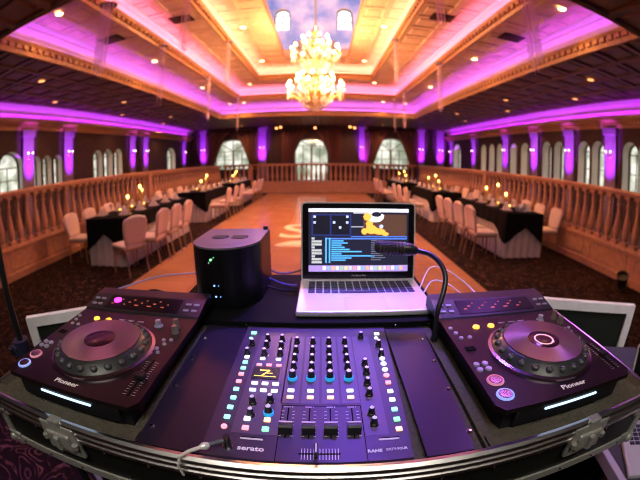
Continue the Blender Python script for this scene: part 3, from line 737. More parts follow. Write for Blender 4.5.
fc = thing('flight_case', 'black flight case with aluminium edges holding the decks and mixer', 'flight case', (0, .62, H - .48))
CXL, CXR, CF, CBk = -.625, .625, .295, .82
bb = B(); bb.box(CXL, CXR, CF, CBk, H - .478, H - .385); bb.build('body', M_lam, fc, world=True)
bb = B()                                                                   # foam lined bed
bb.box(CXL + .004, CXR - .004, CF + .006, CBk - .01, H - .385, H - .372); bb.box(-.279, -.262, CF + .004, .72, H - .385, PZ - .002); bb.box(.228, .246, CF + .004, .72, H - .385, PZ - .002)
bb.box(CXL + .006, -.263, CF + .003, CF + .03, H - .385, H - .3575); bb.box(.232, CXR - .006, CF + .003, CF + .03, H - .385, H - .3575)
bb.build('foam_lining', M_foam, fc, world=True)
bb = B()
def rail(x0, y0, x1, y1):
    d = Vector((x1 - x0, y1 - y0, 0)); L_ = d.length; d.normalize(); n = Vector((d.y, -d.x, 0))
    prof = [(.003, -.356), (-.004, -.354), (-.009, -.358), (-.010, -.363), (-.006, -.365), (-.006, -.368), (-.010, -.370), (-.010, -.376), (-.006, -.378), (-.006, -.381), (-.010, -.383), (-.009, -.391), (.001, -.392), (.003, -.392), (.003, -.356)]
    bm = bmesh.new(); rows = []
    for (x, y) in ((x0, y0), (x1, y1)): rows.append([bm.verts.new((x - n.x * o, y - n.y * o, H + z)) for o, z in prof])
    for k in range(len(prof) - 1): bm.faces.new((rows[0][k], rows[0][k + 1], rows[1][k + 1], rows[1][k]))
    bb.merge(bm)
rail(CXL, CF, CXR, CF); rail(CXR, CF, CXR, CBk); rail(CXR, CBk, CXL, CBk); rail(CXL, CBk, CXL, CF); bb.build('edge_rail', M_alu, fc, world=True)
bb = B()
bb.box(CXL - .004, CXR + .004, CF - .004, CF + .004, H - .481, H - .462, bev=.001); bb.box(CXL - .004, CXL + .004, CF, CBk, H - .481, H - .462); bb.box(CXR - .004, CXR + .004, CF, CBk, H - .481, H - .462)
bb.box(CXL - .004, CXL + .018, CF - .004, CF + .004, H - .481, H - .39); bb.box(CXR - .018, CXR + .004, CF - .004, CF + .004, H - .481, H - .39)
bb.build('edge_strip', M_latch, fc, world=True)
for x in (CXL, CXR):
    for z in (-.470, -.392):
        bb = B(); s = 1 if x < 0 else -1
        bb.box(x - .006, x + .006, CF - .006, CF + .03, H + z - .014, H + z + .014, bev=.003); bb.box(min(x, x + s * .036), max(x, x + s * .036), CF - .007, CF + .0, H + z - .014, H + z + .014, bev=.002); bb.sphere((x + s * .004, CF - .003, H + z - .004), .012)
        bb.sphere((x + s * .026, CF - .008, H + z), .0035, 0, 8); bb.build('corner_guard', M_latch, fc, world=True)
for k in range(-7, 8):
    x = k * .083
    for z in (-.4, -.4715):
        bb = B(); bb.sphere((x, CF - .004, H + z), .0032, 0, 8); bb.build('rivet', M_chrome, fc, world=True)
for xc in (-.420, .435):
    bb = B(); bb.box(xc - .043, xc + .043, CF - .013, CF - .002, H - .428, H - .362, bev=.004); lt = bb.build('latch', M_latch, fc, world=True)
    bb = B(); bb.box(xc - .028, xc + .028, CF - .019, CF - .011, H - .414, H - .378, bev=.004); bb.box(xc - .006, xc + .006, CF - .027, CF - .018, H - .41, H - .382, bev=.002)
    bb.cyl(xc - .036, CF - .016, H - .40, H - .392, .006); bb.cyl(xc + .036, CF - .016, H - .40, H - .392, .006); bb.box(xc - .014, xc + .014, CF - .014, CF + .004, H - .366, H - .354, bev=.002)
    bb.build('latch_handle', M_latch, lt, world=False, loc=-fc.location)
for x0, x1, rx, lab in ((-.2615, -.1665, -.25, 'left'), (.1395, .2275, .213, 'right')):
    bb = B()
    bb.prism([(x0, .304), (x1 + (.004 if rx < 0 else -.018), .304), (x1, .70), (x0, .70)], PZ - .003, PZ); pn = bb.build('blank_panel', M_blank, fc, world=True)
    for y in (.342, .454, .548, .635):
        bb = B(); bb.lathe([(0, .0032), (.003, .003), (.0045, .001), (.005, 0)], 10, (rx, y, PZ)); bb.build('screw', M_chrome, pn, loc=-fc.location)
bb = B(); bb.box(-.375, .292, .705, 1.045, PZ - .004, PZ + .012, bev=.003); bb.box(-.275, .262, .699, .712, PZ - .01, PZ + .0135, bev=.002); sh = bb.build('rear_shelf', M_blkmat, fc, world=True)
for x in (-.17, .165, .245): bb = B(); bb.sphere((x, .699, PZ + .006), .0035, 0, 8); bb.build('screw', M_chrome, sh, loc=-fc.location)

# ---- mixer
mx = thing('dj_mixer', 'purple-lit four-channel DJ mixer with lit buttons between the two decks', 'mixer', (-.02, .5, PZ))
bb = B(); bb.prism([(-.162, .304), (.1205, .304), (.138, .70), (-.165, .70)], PZ - .011, PZ + .002); bb.build('faceplate', M_mix, mx, world=True)
bb = B(); z = PZ + .002
bb.prism([(-.128, .354), (-.062, .354), (-.062, .655), (-.128, .655)], z, z + .0006); bb.prism([(.0615, .354), (.094, .354), (.097, .655), (.0635, .655)], z, z + .0006)
for xc in (-.05, -.018, .014, .046): bb.prism([(xc - .014, .43), (xc + .014, .43), (xc + .014, .655), (xc - .014, .655)], z, z + .0006)
bb.build('channel_strip', M_mixlite, mx, world=True)
bb = B()
def line(x0, y0, x1, y1, w=.0012): bb.box(min(x0, x1) - (w / 2 if x0 == x1 else 0), max(x0, x1) + (w / 2 if x0 == x1 else 0), min(y0, y1) - (w / 2 if y0 == y1 else 0), max(y0, y1) + (w / 2 if y0 == y1 else 0), z, z + .0004)
line(-.060, .304, -.060, .425); line(.0595, .304, .0595, .425); line(-.060, .425, .0595, .425); bb.build('groove', M_blkmat, mx, world=True)
bb = B()
for xc in (-.05, -.018, .014, .046):
    for k in range(8): line(xc - .010, .355 + k * .008, xc - .006, .355 + k * .008, .0006); line(xc + .006, .355 + k * .008, xc + .010, .355 + k * .008, .0006)
    line(xc - .010, .476, xc + .010, .476, .001)
for k in range(13): line(-.026 + k * .004, .309, -.026 + k * .004, .330, .0006)
bb.build('scale_marks', M_print, mx, world=True)
def knob(x, y, r, h, base=None):
    bb = B(); zz = PZ + .0025
    bb.lathe([(0, 0), (r * 1.25, 0), (r * 1.2, h * .3), (r, h * .36), (r * .88, h), (r * .6, h * 1.03), (0, h * 1.03)], 14, (x, y, zz)); bb.box(x - .0006, x + .0006, y, y + r * .9, zz + h * 1.0, zz + h * 1.06, 1)
    k = bb.build('knob', [M_blk, M_print], mx, world=True)
    bb = B(); bb.lathe([(r * 1.27, 0), (r * 1.5, 0), (r * 1.45, .0012), (r * 1.27, .0013)], 16, (x, y, zz)) if not base else bb.lathe([(r * 1.22, .0), (r * 1.34, 0), (r * 1.3, h * .34), (r * 1.1, h * .36)], 16, (x, y, zz))
    bb.build('collar', base or M_chrome, k, loc=-mx.location)
    bb = B(); bb.lathe([(0, h * 1.06), (r * .68, h * 1.05), (r * .74, h * .98)], 10, (x, y, zz)); bb.build('cap', mat('cap_highlight', (.9, .9, .95), .35), k, loc=-mx.location)  # near-white cap: the highlight on the knob top is painted in
E_teal = em('teal_collar', (.02, .35, .75), .7)
for x, y in [(-0.143, .575), (-0.111, .634), (-.11, .606), (-.11, .576), (-.081, .634), (-.08, .606), (-.079, .576), (-.107, .425), (-.08, .432), (-.105, .395), (.081, .647), (.078, .541), (.078, .513), (.076, .48), (.076, .45), (.074, .401), (.075, .377), (.113, .611), (.113, .573), (-.140, .612)]:
    knob(x, y, .0052, .015)
for xc in (-.050, -.018, .014, .046):
    for y in (.626, .590, .560, .532): knob(xc, y, .005, .014)
    knob(xc, .499, .0062, .018, E_teal)
knob(-.079, .402, .006, .016, E_teal)
def button(x, y, m, w=.0095, d=.0085, rnd=False):
    bb = B(); zz = PZ + .0024
    if rnd: bb.lathe([(0, .003), (w * .45, .003), (w * .5, .002), (w * .5, 0)], 14, (x, y, zz))
    else: bb.box(x - w / 2, x + w / 2, y - d / 2, y + d / 2, zz, zz + .0035, bev=.001)
    o = bb.build('button', m, mx, world=True)
LBm = [E_white, E_cyan, E_cyan, E_pink, E_pink, E_cyan, E_cyan, E_cyan, E_cyan, E_pink]
for k, y in enumerate((.564, .545, .525, .505, .482, .459, .435, .410, .386, .364)): button(-.142 + (.564 - y) * .012, y, LBm[k], rnd=(k == 9))
RBm = [E_white, E_white, E_white, E_pink, E_pink, E_white, E_white, E_cyan, E_green, E_orange]
for k, y in enumerate((.562, .544, .524, .505, .482, .457, .434, .409, .385, .363)): button(.114 - (.562 - y) * .022, y, RBm[k], rnd=(k < 4), w=.011 if k < 4 else .0095)
button(-.146, .664, E_green, .012, .010); button(.117, .663, E_white, .011, .009); button(-.148, .640, E_green, .008, .007, True); button(.113, .645, E_white, .008, .007, True)
for x in (-.111, -.081): button(x, .560, E_white, .010, .006)
for x in (-.114, -.096, -.078): button(x, .539, E_pink, .010, .006)
for y in (.480, .460):
    for x in (-.113, -.095, -.077): button(x, y, E_white, .011, .007)
for x, y, m in ((-.109, .386, E_white), (-.079, .386, E_orange), (-.108, .365, E_pink), (-.079, .365, E_green)): button(x, y, m, .010, .009)
for xc in (-.050, -.018, .014, .046): button(xc, .463, E_white, .011, .007); button(xc, .445, E_orange, .011, .007)
bb = B(); bb.box(-.123, -.074, .494, .532, PZ + .002, PZ + .004, bev=.001); ds = bb.build('display', M_blk, mx, world=True)
bb = B(); zz = PZ + .0042
for (xa, ya), (xb, yb), w in (((-.118, .503), (-.079, .501), .002), ((-.110, .521), (-.092, .521), .003), ((-.092, .521), (-.104, .504), .003), ((-.098, .512), (-.086, .512), .002)):
    d = Vector((xb - xa, yb - ya, 0)).normalized() * 1; n = Vector((-d.y, d.x, 0)) * w / 2
    bb.quad([(xa + n.x, ya + n.y, zz), (xb + n.x, yb + n.y, zz), (xb - n.x, yb - n.y, zz), (xa - n.x, ya - n.y, zz)])
bb.build('display_graphic', E_yellow, ds, loc=-mx.location)
for k, xc in enumerate((-.050, -.018, .013, .0455)):
    bb = B(); bb.box(xc - .0011, xc + .0011, .350, .418, PZ + .0022, PZ + .0030); fs = bb.build('fader_slot', M_blkmat, mx, world=True)
    yc = .366
    bb = B(); bb.prism([(-.009, 0), (.009, 0), (.0075, .012), (.004, .014), (-.004, .014), (-.0075, .012)], -.0095, .0095, M=Matrix.Translation((xc, yc, PZ + .0035)) @ Matrix.Rotation(PI / 2, 4, 'Z') @ Matrix.Rotation(PI / 2, 4, 'X'))
    fd = bb.build('fader', M_blk, mx, world=True)
    bb = B(); bb.box(xc - .0095, xc + .0095, yc + .002, yc + .0045, PZ + .0165, PZ + .0183); bb.build('fader_line', mat('pink_white', (.85, .7, .85), .5), fd, loc=-mx.location)
bb = B(); bb.box(-.030, .025, .3185, .3205, PZ + .0022, PZ + .0030); bb.build('crossfader_slot', M_blkmat, mx, world=True)
bb = B(); bb.box(-.0095, -.0045, .309, .330, PZ + .003, PZ + .016, bev=.001); bb.box(-.0078, -.0062, .311, .328, PZ + .0158, PZ + .0166, 1); bb.build('crossfader', [M_blk, M_print], mx, world=True)
for xa, xb, ya in ((-.112, -.080, .3425), (.078, .107, .3435)):
    bb = B(); bb.box(xa, xb, ya + .0022, ya + .0048, PZ + .0018, PZ + .003); bb.box(xa, xb, ya, ya + .0023, PZ + .0018, PZ + .0034, 1); bb.build('slot', [M_blkmat, M_print], mx, world=True)
def label_(s, size, x, y, bold=0, sx=1.): text('lettering', s, size, mx, (x + .02, y - .5, .0026), M_print, bold=bold, sx=sx)
label_('serato', .0125, -.094, .324, .0003, 1.15); label_('RANE', .0082, .0705, .3225, .0003, .95); label_('SIXTY-FOUR', .0062, .1000, .3235, .0001, .86)
for k, xc in enumerate((-.050, -.018, .014, .046)): label_('DECK %d' % (3, 1, 2, 4)[k], .0040, xc, .4215)
text('lettering', '.', .01, mx, (.013, -.178, .0026), M_print)

# ---- decks
def make_deck():
    t = thing('dj_deck', '', 'DJ deck')          # origin: front centre, on the foam
    W2, D, Ht = .158, .410, .052
    bb = B(); bb.prism([(-W2 + .022, .010), (W2 - .022, .010), (W2 - .016, .03), (W2 - .016, D - .01), (-W2 + .016, D - .01), (-W2 + .016, .03)], 0, Ht - .008)
    bb.box(-W2 + .04, W2 - .04, .002, .02, .006, Ht - .010, bev=.003); bb.build('chassis', M_deckbody, t)
    bb = B(); bb.prism([(-W2 + .012, -.004), (W2 - .012, -.004), (W2, .012), (W2, D), (-W2, D), (-W2, .012)], Ht - .009, Ht); bb.build('top_plate', M_deck, t)
    bb = B(); bb.box(-.062, .062, -.001, .004, .0285, .0325, bev=.001); bb.build('light_bar', E_bar, t)
    # display unit
    bb = B(); bb.prism([(.305, Ht - .002), (D, Ht - .002), (D, Ht + .020), (.375, Ht + .018), (.312, Ht + .003)], -W2, W2, M=Matrix(((0, 0, 1, 0), (1, 0, 0, 0), (0, 1, 0, 0), (0, 0, 0, 1)))); du = bb.build('display_unit', M_deckbody, t)
    sl = Matrix.Translation((0, .344, Ht + .0108)) @ Matrix.Rotation(math.atan2(.015, .063), 4, 'X')
    bb = B(); bm = bmesh.new(); bmesh.ops.create_cube(bm, size=1); bmesh.ops.scale(bm, vec=(.205, .050, .0016), verts=bm.verts); bb.merge(bm, 0, M=sl)
    scn = bb.build('display', mat('display_glass', (.006, .004, .008), .30, spec=.15), du)
    bb = B()
    for k in range(14):
        w = random.uniform(.003, .012); x = -.085 + k * .012
        bm = bmesh.new(); bmesh.ops.create_cube(bm, size=1); bmesh.ops.scale(bm, vec=(w, .003, .0003), verts=bm.verts); bmesh.ops.translate(bm, vec=(x, -.008 + .010 * (k % 3), .0011), verts=bm.verts); bb.merge(bm, 0, M=sl)
    bb.build('readout', em('dim_amber', (.8, .22, .10), .35), scn)
    for x in (-.142, -.122, .122, .142):
        for yy in (-.014, .008):
            bb = B(); bm = bmesh.new(); bmesh.ops.create_cube(bm, size=1); bmesh.ops.scale(bm, vec=(.013, .006, .003), verts=bm.verts); bmesh.ops.translate(bm, vec=(x, yy, .0012), verts=bm.verts); bb.merge(bm, 0, M=sl); bb.build('menu_button', mat('grey_button', (.35, .33, .40), .4), du)
    # jog wheel
    jx, jy = .008, .142
    bb = B(); bb.lathe([(.106, 0), (.113, 0), (.112, .005), (.106, .007), (.104, .005)], 64, (jx, jy, Ht)); bb.build('jog_rim', mat('rim_metal', (.5, .36, .46), .25, metal=1), t)
    bb = B(); bb.lathe([(.105, .0), (.105, .004), (.100, .008), (.088, .019), (.084, .021), (0, .021)], 72, (jx, jy, Ht)); jw = bb.build('jog_wheel', mat('jog_black', (.03, .03, .032), .35), t)
    for k in range(22):
        a = 2 * PI * k / 22; ca, sa = math.cos(a), math.sin(a)
        bb = B(); bb.sphere((jx + ca * .0940, jy + sa * .0940, Ht + .0135), .0078, 0, 12, .75); bb.build('finger_dimple', mat('jog_grey', (.07, .072, .08), .25), jw)
    bb = B(); bb.lathe([(.0835, .0200), (.0835, .0232), (.034, .0232), (.034, .0218)], 72, (jx, jy, Ht)); bb.build('jog_platter', M_plat, jw)
    bb = B(); bb.lathe([(.0335, .022), (.032, .0226), (0, .0228)], 40, (jx, jy, Ht)); jd = bb.build('jog_display', mat('jog_glass', (.045, .008, .02), .2), jw)
    # round transport buttons
    for y, m, n in ((.072, E_orange_dim, 'cue_button'), (.032, E_blue_dim, 'play_button')):
        bb = B(); bb.lathe([(.0125, 0), (.0158, 0), (.0150, .0025), (.0125, .003)], 26, (-.131, y, Ht)); pb = bb.build(n, m, t)
        bb = B(); bb.lathe([(0, .0038), (.011, .0036), (.0125, .0015), (.0125, 0)], 24, (-.131, y, Ht)); bb.build('button_cap', mat('brushed_button', (.55, .45, .52), .25, metal=1), pb)
    for x, y in ((-.145, .108), (-.128, .108), (-.145, .125), (-.128, .125)):
        bb = B(); bb.lathe([(0, .003), (.0055, .003), (.0065, 0)], 12, (x, y, Ht)); bb.build('search_button', mat('silver_button', (.55, .6, .75), .3, metal=.6), t)
    for x, y in ((-.146, .265), (-.142, .243), (-.138, .222), (-.119, .222)):
        bb = B(); bb.lathe([(0, .003), (.0042, .003), (.005, 0)], 12, (x, y, Ht)); bb.build('hot_cue_button', MATS['silver_button'], t)
    bb = B(); bb.box(-.145, -.125, .172, .186, Ht, Ht + .002, bev=.0008); bb.build('slot_cover', M_blkmat, t)
    for x in (-.088, -.052): bb = B(); bb.lathe([(0, .004), (.0068, .0038), (.008, 0)], 16, (x, .262, Ht)); bb.build('loop_button', E_amber, t)
    for x in (-.02, .006, .032): bb = B(); bb.box(x - .008, x + .008, .270, .273, Ht, Ht + .0015); bb.build('track_button', MATS['silver_button'], t)
    bb = B(); bb.lathe([(0, .014), (.006, .014), (.007, .004), (.010, .002), (.010, 0)], 16, (.083, .262, Ht)); bb.build('browse_knob', MATS['silver_button'], t)
    for x, y, h in ((.126, .262, .02), (.131, .240, .016)):
        bb = B(); bb.lathe([(0, h), (.0055, h), (.007, .004), (.0085, 0)], 16, (x, y, Ht)); bb.build('adjust_knob', mat('brass_grey', (.30, .27, .22), .3, metal=.6), t)
    for x, y in ((.120, .205), (.128, .190), (.120, .172), (.128, .158), (.135, .208)):
        bb = B(); bb.lathe([(0, .003), (.0035, .003), (.0042, 0)], 12, (x, y, Ht)); bb.build('tempo_button', MATS['silver_button'], t)
    bb = B(); bb.box(.1310, .1335, .022, .132, Ht, Ht + .0008); bb.build('tempo_slot', M_blkmat, t)
    bb = B(); bb.box(.1215, .1430, .066, .080, Ht + .001, Ht + .010, bev=.002); bb.build('tempo_slider', M_blk, t)
    bb = B()
    for k in range(15):
        w = .008 if k % 7 == 0 else .005
        for s in (-1, 1): xx = .1322 + s * .0085; bb.box(xx - w / 2, xx + w / 2, .026 + k * .007, .0266 + k * .007, Ht, Ht + .0003)
    bb.build('tempo_scale', M_print, t)
    text('logo', 'Pioneer', .0165, t, (.004, .0165, Ht + .0002), M_print, bold=.0004, sx=1.1)
    bb = B()
    for x in (-.09, -.03, .03, .09): bb = B(); bb.box(x - .014, x + .014, D - .001, D + .012, Ht - .015, Ht - .002, bev=.002); bb.build('rear_socket', M_blk, t)
    for x in (-.075, .075): bb = B(); bb.box(x - .012, x + .012, -.0045, -.003, .008, .0095); bb.build('front_slot', mat('dark_slot', (.05, .05, .06), .3), t)
    return t
E_orange_dim, E_blue_dim = em('cue_ring', (.9, .35, .5), .15), em('play_ring', (.35, .45, 1.), .55)
def plat_mat():
    m = mat('brushed_platter', (.30, .25, .27), .28, metal=.9); nt = m.node_tree; p = nt.nodes['Principled BSDF']
    p.inputs['Anisotropic'].default_value = .85
    tg = nt.nodes.new('ShaderNodeTangent'); tg.direction_type = 'RADIAL'; tg.axis = 'Z'; nt.links.new(tg.outputs[0], p.inputs['Tangent'])
    return m
M_plat = plat_mat()
dk = make_deck(); dk.location = (-.421, .335, H - .3715); dk['label'] = 'left black CD deck with a large jog wheel, beside the black drive box'; dk['group'] = 'DJ decks on the flight case'
dk2 = dup(dk, (.405, .335, H - .3715), 0, 'right black CD deck with a large jog wheel, beside the silver laptop', 'DJ decks on the flight case')
bb = B(); bb.lathe([(.018, .0230), (.0215, .0230), (.0215, .0234), (.018, .0234)], 30, (.008, .142, .052)); bb.lathe([(0, .0234), (.003, .0234), (.003, .0228)], 10, (.022, .128, .052)); bb.lathe([(0, .0234), (.003, .0234), (.003, .0228)], 10, (-.008, .128, .052))
jw2 = [c for c in dk2.children if c.name.startswith('jog_wheel')][0]; o = bb.build('jog_ring_light', em('dim_pink_ring', (.9, .5, .6), .7), jw2); o['label'] = 'pink lit ring in the middle of the jog wheel'
du1 = [c for c in dk.children if c.name.startswith('display_unit')][0]
bb = B(); bb.lathe([(0, .0062), (.0095, .005), (.011, 0)], 18, (-.075, .350, .0635)); o = bb.build('display_reflection', E_mag, du1); o['label'] = 'magenta reflection on the display, built as a glowing spot'  # reflection in the display, modelled as a glowing magenta spot

# ---- laptop
SZ = PZ + .0125
lp = thing('laptop', 'silver laptop open behind the mixer with music software on its screen', 'laptop', (.105, .843, SZ))
def key_rows(bb, w, y0, y1, z, rows=5, cols=14):
    for r in range(rows):
        for c in range(cols):
            kx = -w / 2 + (c + .5) * w / cols; ky = y1 - (r + .5) * (y1 - y0) / rows
            if r == rows - 1 and 4 <= c <= 8: continue
            bb.box(kx - w / cols * .42, kx + w / cols * .42, ky - (y1 - y0) / rows * .38, ky + (y1 - y0) / rows * .38, z, z + .0012)
    bb.box(-w * .21, w * .14, y0 + .002, y0 + (y1 - y0) / rows * .86, z, z + .0012)
bb = B(); bb.box(-.165, .165, -.1145, .1135, .0015, .0155, bev=.004); base = bb.build('base', M_laptop, lp)
bb = B(); key_rows(bb, .285, .0, .092, .0156); bb.build('keyboard', M_key, base)
bb = B(); bb.box(-.052, .052, -.100, -.024, .0155, .0158, bev=.0001); bb.build('touchpad', mat('touchpad', (.70, .66, .70), .4, metal=.4), base)
for x, y in ((-.14, -.09), (.14, -.09), (-.14, .09), (.14, .09)): bb = B(); bb.cyl(x, y, 0, .002, .006); bb.build('foot', M_blk, base)
ang = math.radians(8); LM = Matrix.Translation((0, .108, .014)) @ Matrix.Rotation(-ang, 4, 'X')
def rounded(w, h, r, n=5):
    pts = []
    for cx, cy, a0 in ((w / 2 - r, h - r, 0), (-w / 2 + r, h - r, PI / 2), (-w / 2 + r * .2, r * .2, PI), (w / 2 - r * .2, r * .2, 1.5 * PI)):
        rr = r if cy > h / 2 else r * .2
        for k in range(n + 1): a = a0 + PI / 2 * k / n; pts.append((cx + rr * math.cos(a), cy + rr * math.sin(a)))
    return pts
RX = Matrix.Rotation(PI / 2, 4, 'X')
bb = B(); bb.prism(rounded(.328, .222, .012), -.005, .0015, M=LM @ RX); lid = bb.build('lid', M_laptop, lp)
bb = B(); bb.prism([(x, y + .004) for x, y in rounded(.320, .214, .009)], .0015, .0021, M=LM @ RX); bz = bb.build('bezel', mat('glossy_bezel', (.006, .006, .008), .12), lid)
# screen picture, (u0,u1,v0,v1,material) with v from the top
S = lambda n, c, s=1.: em('screen_' + n, c, s)
sw, shh, sb = .286, .179, .025
pic = []
def R(u0, u1, v0, v1, m): pic.append((u0, u1, v0, v1, m))
R(0, 1, 0, 1, S('dark', (.012, .012, .03)))
R(0, 1, 0, .055, S('white', (.85, .85, .95), 1.1)); R(.44, .62, .055, .08, S('grey', (.5, .5, .6)))
R(.03, .42, .09, .43, S('navy', (.02, .03, .16), 1.)); R(.045, .21, .11, .41, S('black', (.006, .006, .015))); R(.225, .405, .11, .41, S('black', (.006, .006, .015)))
for u, v in ((.06, .13), (.06, .22), (.25, .22), (.31, .30), (.38, .13), (.38, .22), (.95, .2), (.95, .12)): R(u - .012, u + .012, v - .018, v + .018, S('bluewhite', (.6, .7, 1.)))
R(.42, .56, .28, .295, S('grey', (.5, .5, .6)))
R(.54, .98, .09, .43, S('brown', (.10, .045, .03)))
R(.42, .985, .435, .45, S('blue', (.1, .25, .9))); R(.17, .985, .465, .485, S('blue', (.1, .25, .9)))
for k in range(9): R(.03, .06 + .08 * abs(math.sin(k * 2.1)), .455 + k * .047, .49 + k * .047, S('paper', (.55, .58, .6), .9))
R(.165, .18, .46, .86, S('cyanblue', (.1, .5, 1.), 1.)); R(.2, .215, .46, .86, S('cyanblue', (.1, .5, 1.), 1.))
for k in range(10):
    v = .50 + k * .034; L_ = (.12, .16, .1, .13, .18, .30, .10, .43, .2, .14)[k]; R(.225, .225 + L_, v, v + .02, S('cyanblue', (.1, .5, 1.), 1.))
    R(.62, .68 + .1 * abs(math.sin(k * 1.7)), v, v + .010, S('dimtext', (.2, .22, .3)))
R(.7, .97, .53, .55, S('bluewhite', (.6, .7, 1.)))
R(0, 1, .90, 1, S('lilac', (.42, .28, .72), 1.))
cols = [(.9, .9, .95), (.3, .5, .9), (.9, .5, .3), (.8, .85, .9), (.4, .7, .5), (.9, .8, .4), (.7, .7, .9), (.9, .4, .5)]
for k in range(19): R(.14 + k * .043, .172 + k * .043, .912, .975, S('icon%d' % (k % 8), cols[k % 8], .9))
mats = []; bb = B()
for i, (u0, u1, v0, v1, m) in enumerate(pic):
    if m not in mats: mats.append(m)
    zz = .0022 + .00001 * (0 if i == 0 else 1 + i * .02)
    pts = [LM @ RX @ Vector((-sw / 2 + sw * u, sb + shh * (1 - v), zz)) for u, v in ((u0, v1), (u1, v1), (u1, v0), (u0, v0))]
    bb.quad(pts, mats.index(m))
def blob(uc, vc, ru, rv, m, z=.0024, n=18):
    if m not in mats: mats.append(m)
    bm = bmesh.new(); bm.faces.new([bm.verts.new(LM @ RX @ Vector((-sw / 2 + sw * (uc + ru * math.cos(2 * PI * k / n) * (1 + .15 * math.sin(3 * k))), sb + shh * (1 - vc - rv * math.sin(2 * PI * k / n)), z))) for k in range(n)])
    bb.merge(bm, mats.index(m))
blob(.66, .13, .085, .085, S('white', (.85, .85, .95), 1.1)); blob(.67, .09, .05, .04, S('dark', (.012, .012, .03)), .00245)
for u, v, a, c in ((.58, .13, .04, .06), (.62, .33, .06, .07), (.55, .36, .03, .05), (.7, .36, .06, .05), (.76, .4, .035, .03), (.6, .24, .035, .05)): blob(u, v, a, c, S('orange', (1., .52, .08), 1.1), .00242)
blob(.72, .28, .02, .03, S('bluewhite', (.6, .7, 1.)))
bb.build('screen', mats, bz)
text('lettering', 'MacBook Pro', .0075, bz, LM @ RX @ Vector((0, .0135, .0024)), mat('bezel_print', (.45, .45, .45)), rot=(LM @ RX).to_euler())
bb = B(); bb.lathe([(0, -.14), (.005, -.14), (.005, .14), (0, .14)], 10, (0, .110, .0125), M=Matrix.Rotation(PI / 2, 4, 'Y')); bb.build('hinge', M_blk, lp)

# ---- black drive box
bx = thing('drive_box', 'black round-fronted electronics box with vents and blue lights, left of the laptop', 'electronics box', (-.243, .885, SZ))
def dshape(w, f, bk, n=24): return [(w * math.cos(PI + PI * k / n) , -f - .10 * math.sin(PI * k / n)) for k in range(n + 1)] + [(w, bk), (-w, bk)]
bxh = .150
bb = B(); bb.prism(dshape(.090, .025, .12), .0, bxh); bb.build('shell', mat('box_black', (.004, .004, .005), .35, spec=.25), bx)
bb = B(); bb.prism([(x * .985, y * .985) for x, y in dshape(.090, .025, .12)], bxh, bxh + .004); tp = bb.build('top_cover', mat('box_top', (.16, .13, .16), .5), bx)
bb = B()
for k in range(3): bb.lathe([(.055 + k * .009, 0), (.060 + k * .009, .0006), (.062 + k * .009, 0)], 40, (0, -.02, bxh + .004))
bb.build('groove', MATS['box_top'], tp)
for cx in (-.027, .027):
    bb = B(); bb.cyl(cx, -.0, bxh + .004, bxh + .0046, .023, 0, 24)
    v = bb.build('vent', M_blkmat, tp)
    bb = B()
    for k in range(6): bb.box(cx - .020, cx + .020, -.018 + k * .007, -.0155 + k * .007, bxh + .0046, bxh + .0056)
    bb.build('vent_slat', MATS['box_top'], v)
bb = B(); bb.cyl(.080, .105, bxh + .004, bxh + .014, .007, 0, 12); bb.build('lock_knob', M_blk, bx)
def led(x, z, r, m, nm='indicator_light'):
    y = -.025 - .10 * math.sin(math.acos(max(-1, min(1, x / .090)))) 
    bb = B(); bb.sphere((x, y, z), r, 0, 10); bb.build(nm, m, bx)
E_g2 = em('led_green', (.2, 1., .3), 5)
led(-.018, bxh - .024, .0026, E_g2); led(-.024, bxh - .032, .0010, E_g2); led(-.010, bxh - .018, .0010, E_g2)
led(-.014, .062, .0022, E_blue); led(-.012, .034, .0022, E_blue); led(-.003, .062, .0010, E_blue); led(.0, .034, .0010, E_blue)

# ---- cables and goosenecks
def cable(name, pts, r, m, lab, n=40):
    P_ = [Vector(p) for p in pts]; out = []
    P_ = [P_[0] * 2 - P_[1]] + P_ + [P_[-1] * 2 - P_[-2]]
    for i in range(1, len(P_) - 2):
        for k in range(8):
            t = k / 8; a, b_, c, d = P_[i - 1:i + 3]
            out.append(.5 * ((2 * b_) + (c - a) * t + (2 * a - 5 * b_ + 4 * c - d) * t * t + (3 * b_ - a - 3 * c + d) * t ** 3))
    out.append(P_[-2]); bb = B(); bb.tube(out, r, 0, 8); o = bb.build(name, m); tag(o, lab, 'cable'); return o
cable('cable', [(-.17, 1.0, SZ + .035), (-.13, .99, SZ + .022), (-.09, 1.0, SZ + .02), (-.05, 1.01, SZ + .03)], .003, M_blk, 'black cable between the drive box and the laptop, uppermost')
cable('cable', [(-.17, .97, SZ + .02), (-.12, .95, SZ + .006), (-.085, .93, SZ + .006), (-.07, .92, SZ + .01)], .0025, mat('blue_cable', (.10, .10, .6), .4), 'blue cable looping between the drive box and the laptop')
cable('cable', [(-.17, .93, SZ + .008), (-.12, .90, SZ + .004), (-.08, .88, SZ + .006), (-.064, .875, SZ + .008)], .0025, M_blk, 'black cable lying in front of the blue one beside the laptop')
M_wc = mat('white_cable', (.8, .75, .85), .4)
cable('cable', [(.275, .90, SZ + .006), (.32, .96, SZ + .045), (.37, .96, SZ + .04), (.41, .90, SZ + .02), (.42, .78, H - .338)], .002, M_wc, 'white cable arching from the right side of the laptop, outer loop')
cable('cable', [(.275, .86, SZ + .006), (.31, .90, SZ + .025), (.35, .90, SZ + .020), (.375, .85, SZ + .01), (.385, .77, H - .338)], .002, M_wc, 'white cable arching from the right side of the laptop, inner loop')
cable('cable', [(-.60, .79, H - .33), (-.50, .92, H - .325), (-.42, .98, H - .33), (-.33, 1.02, H - .335)], .0025, mat('lilac_cable', (.45, .4, .8), .4), 'pale violet cable running behind the left deck')
cable('cable', [(.30, .78, H - .355), (.36, .81, H - .345), (.44, .79, H - .35), (.52, .82, H - .335), (.555, .765, H - .345)], .004, M_blk, 'black cable bunched behind the right deck')
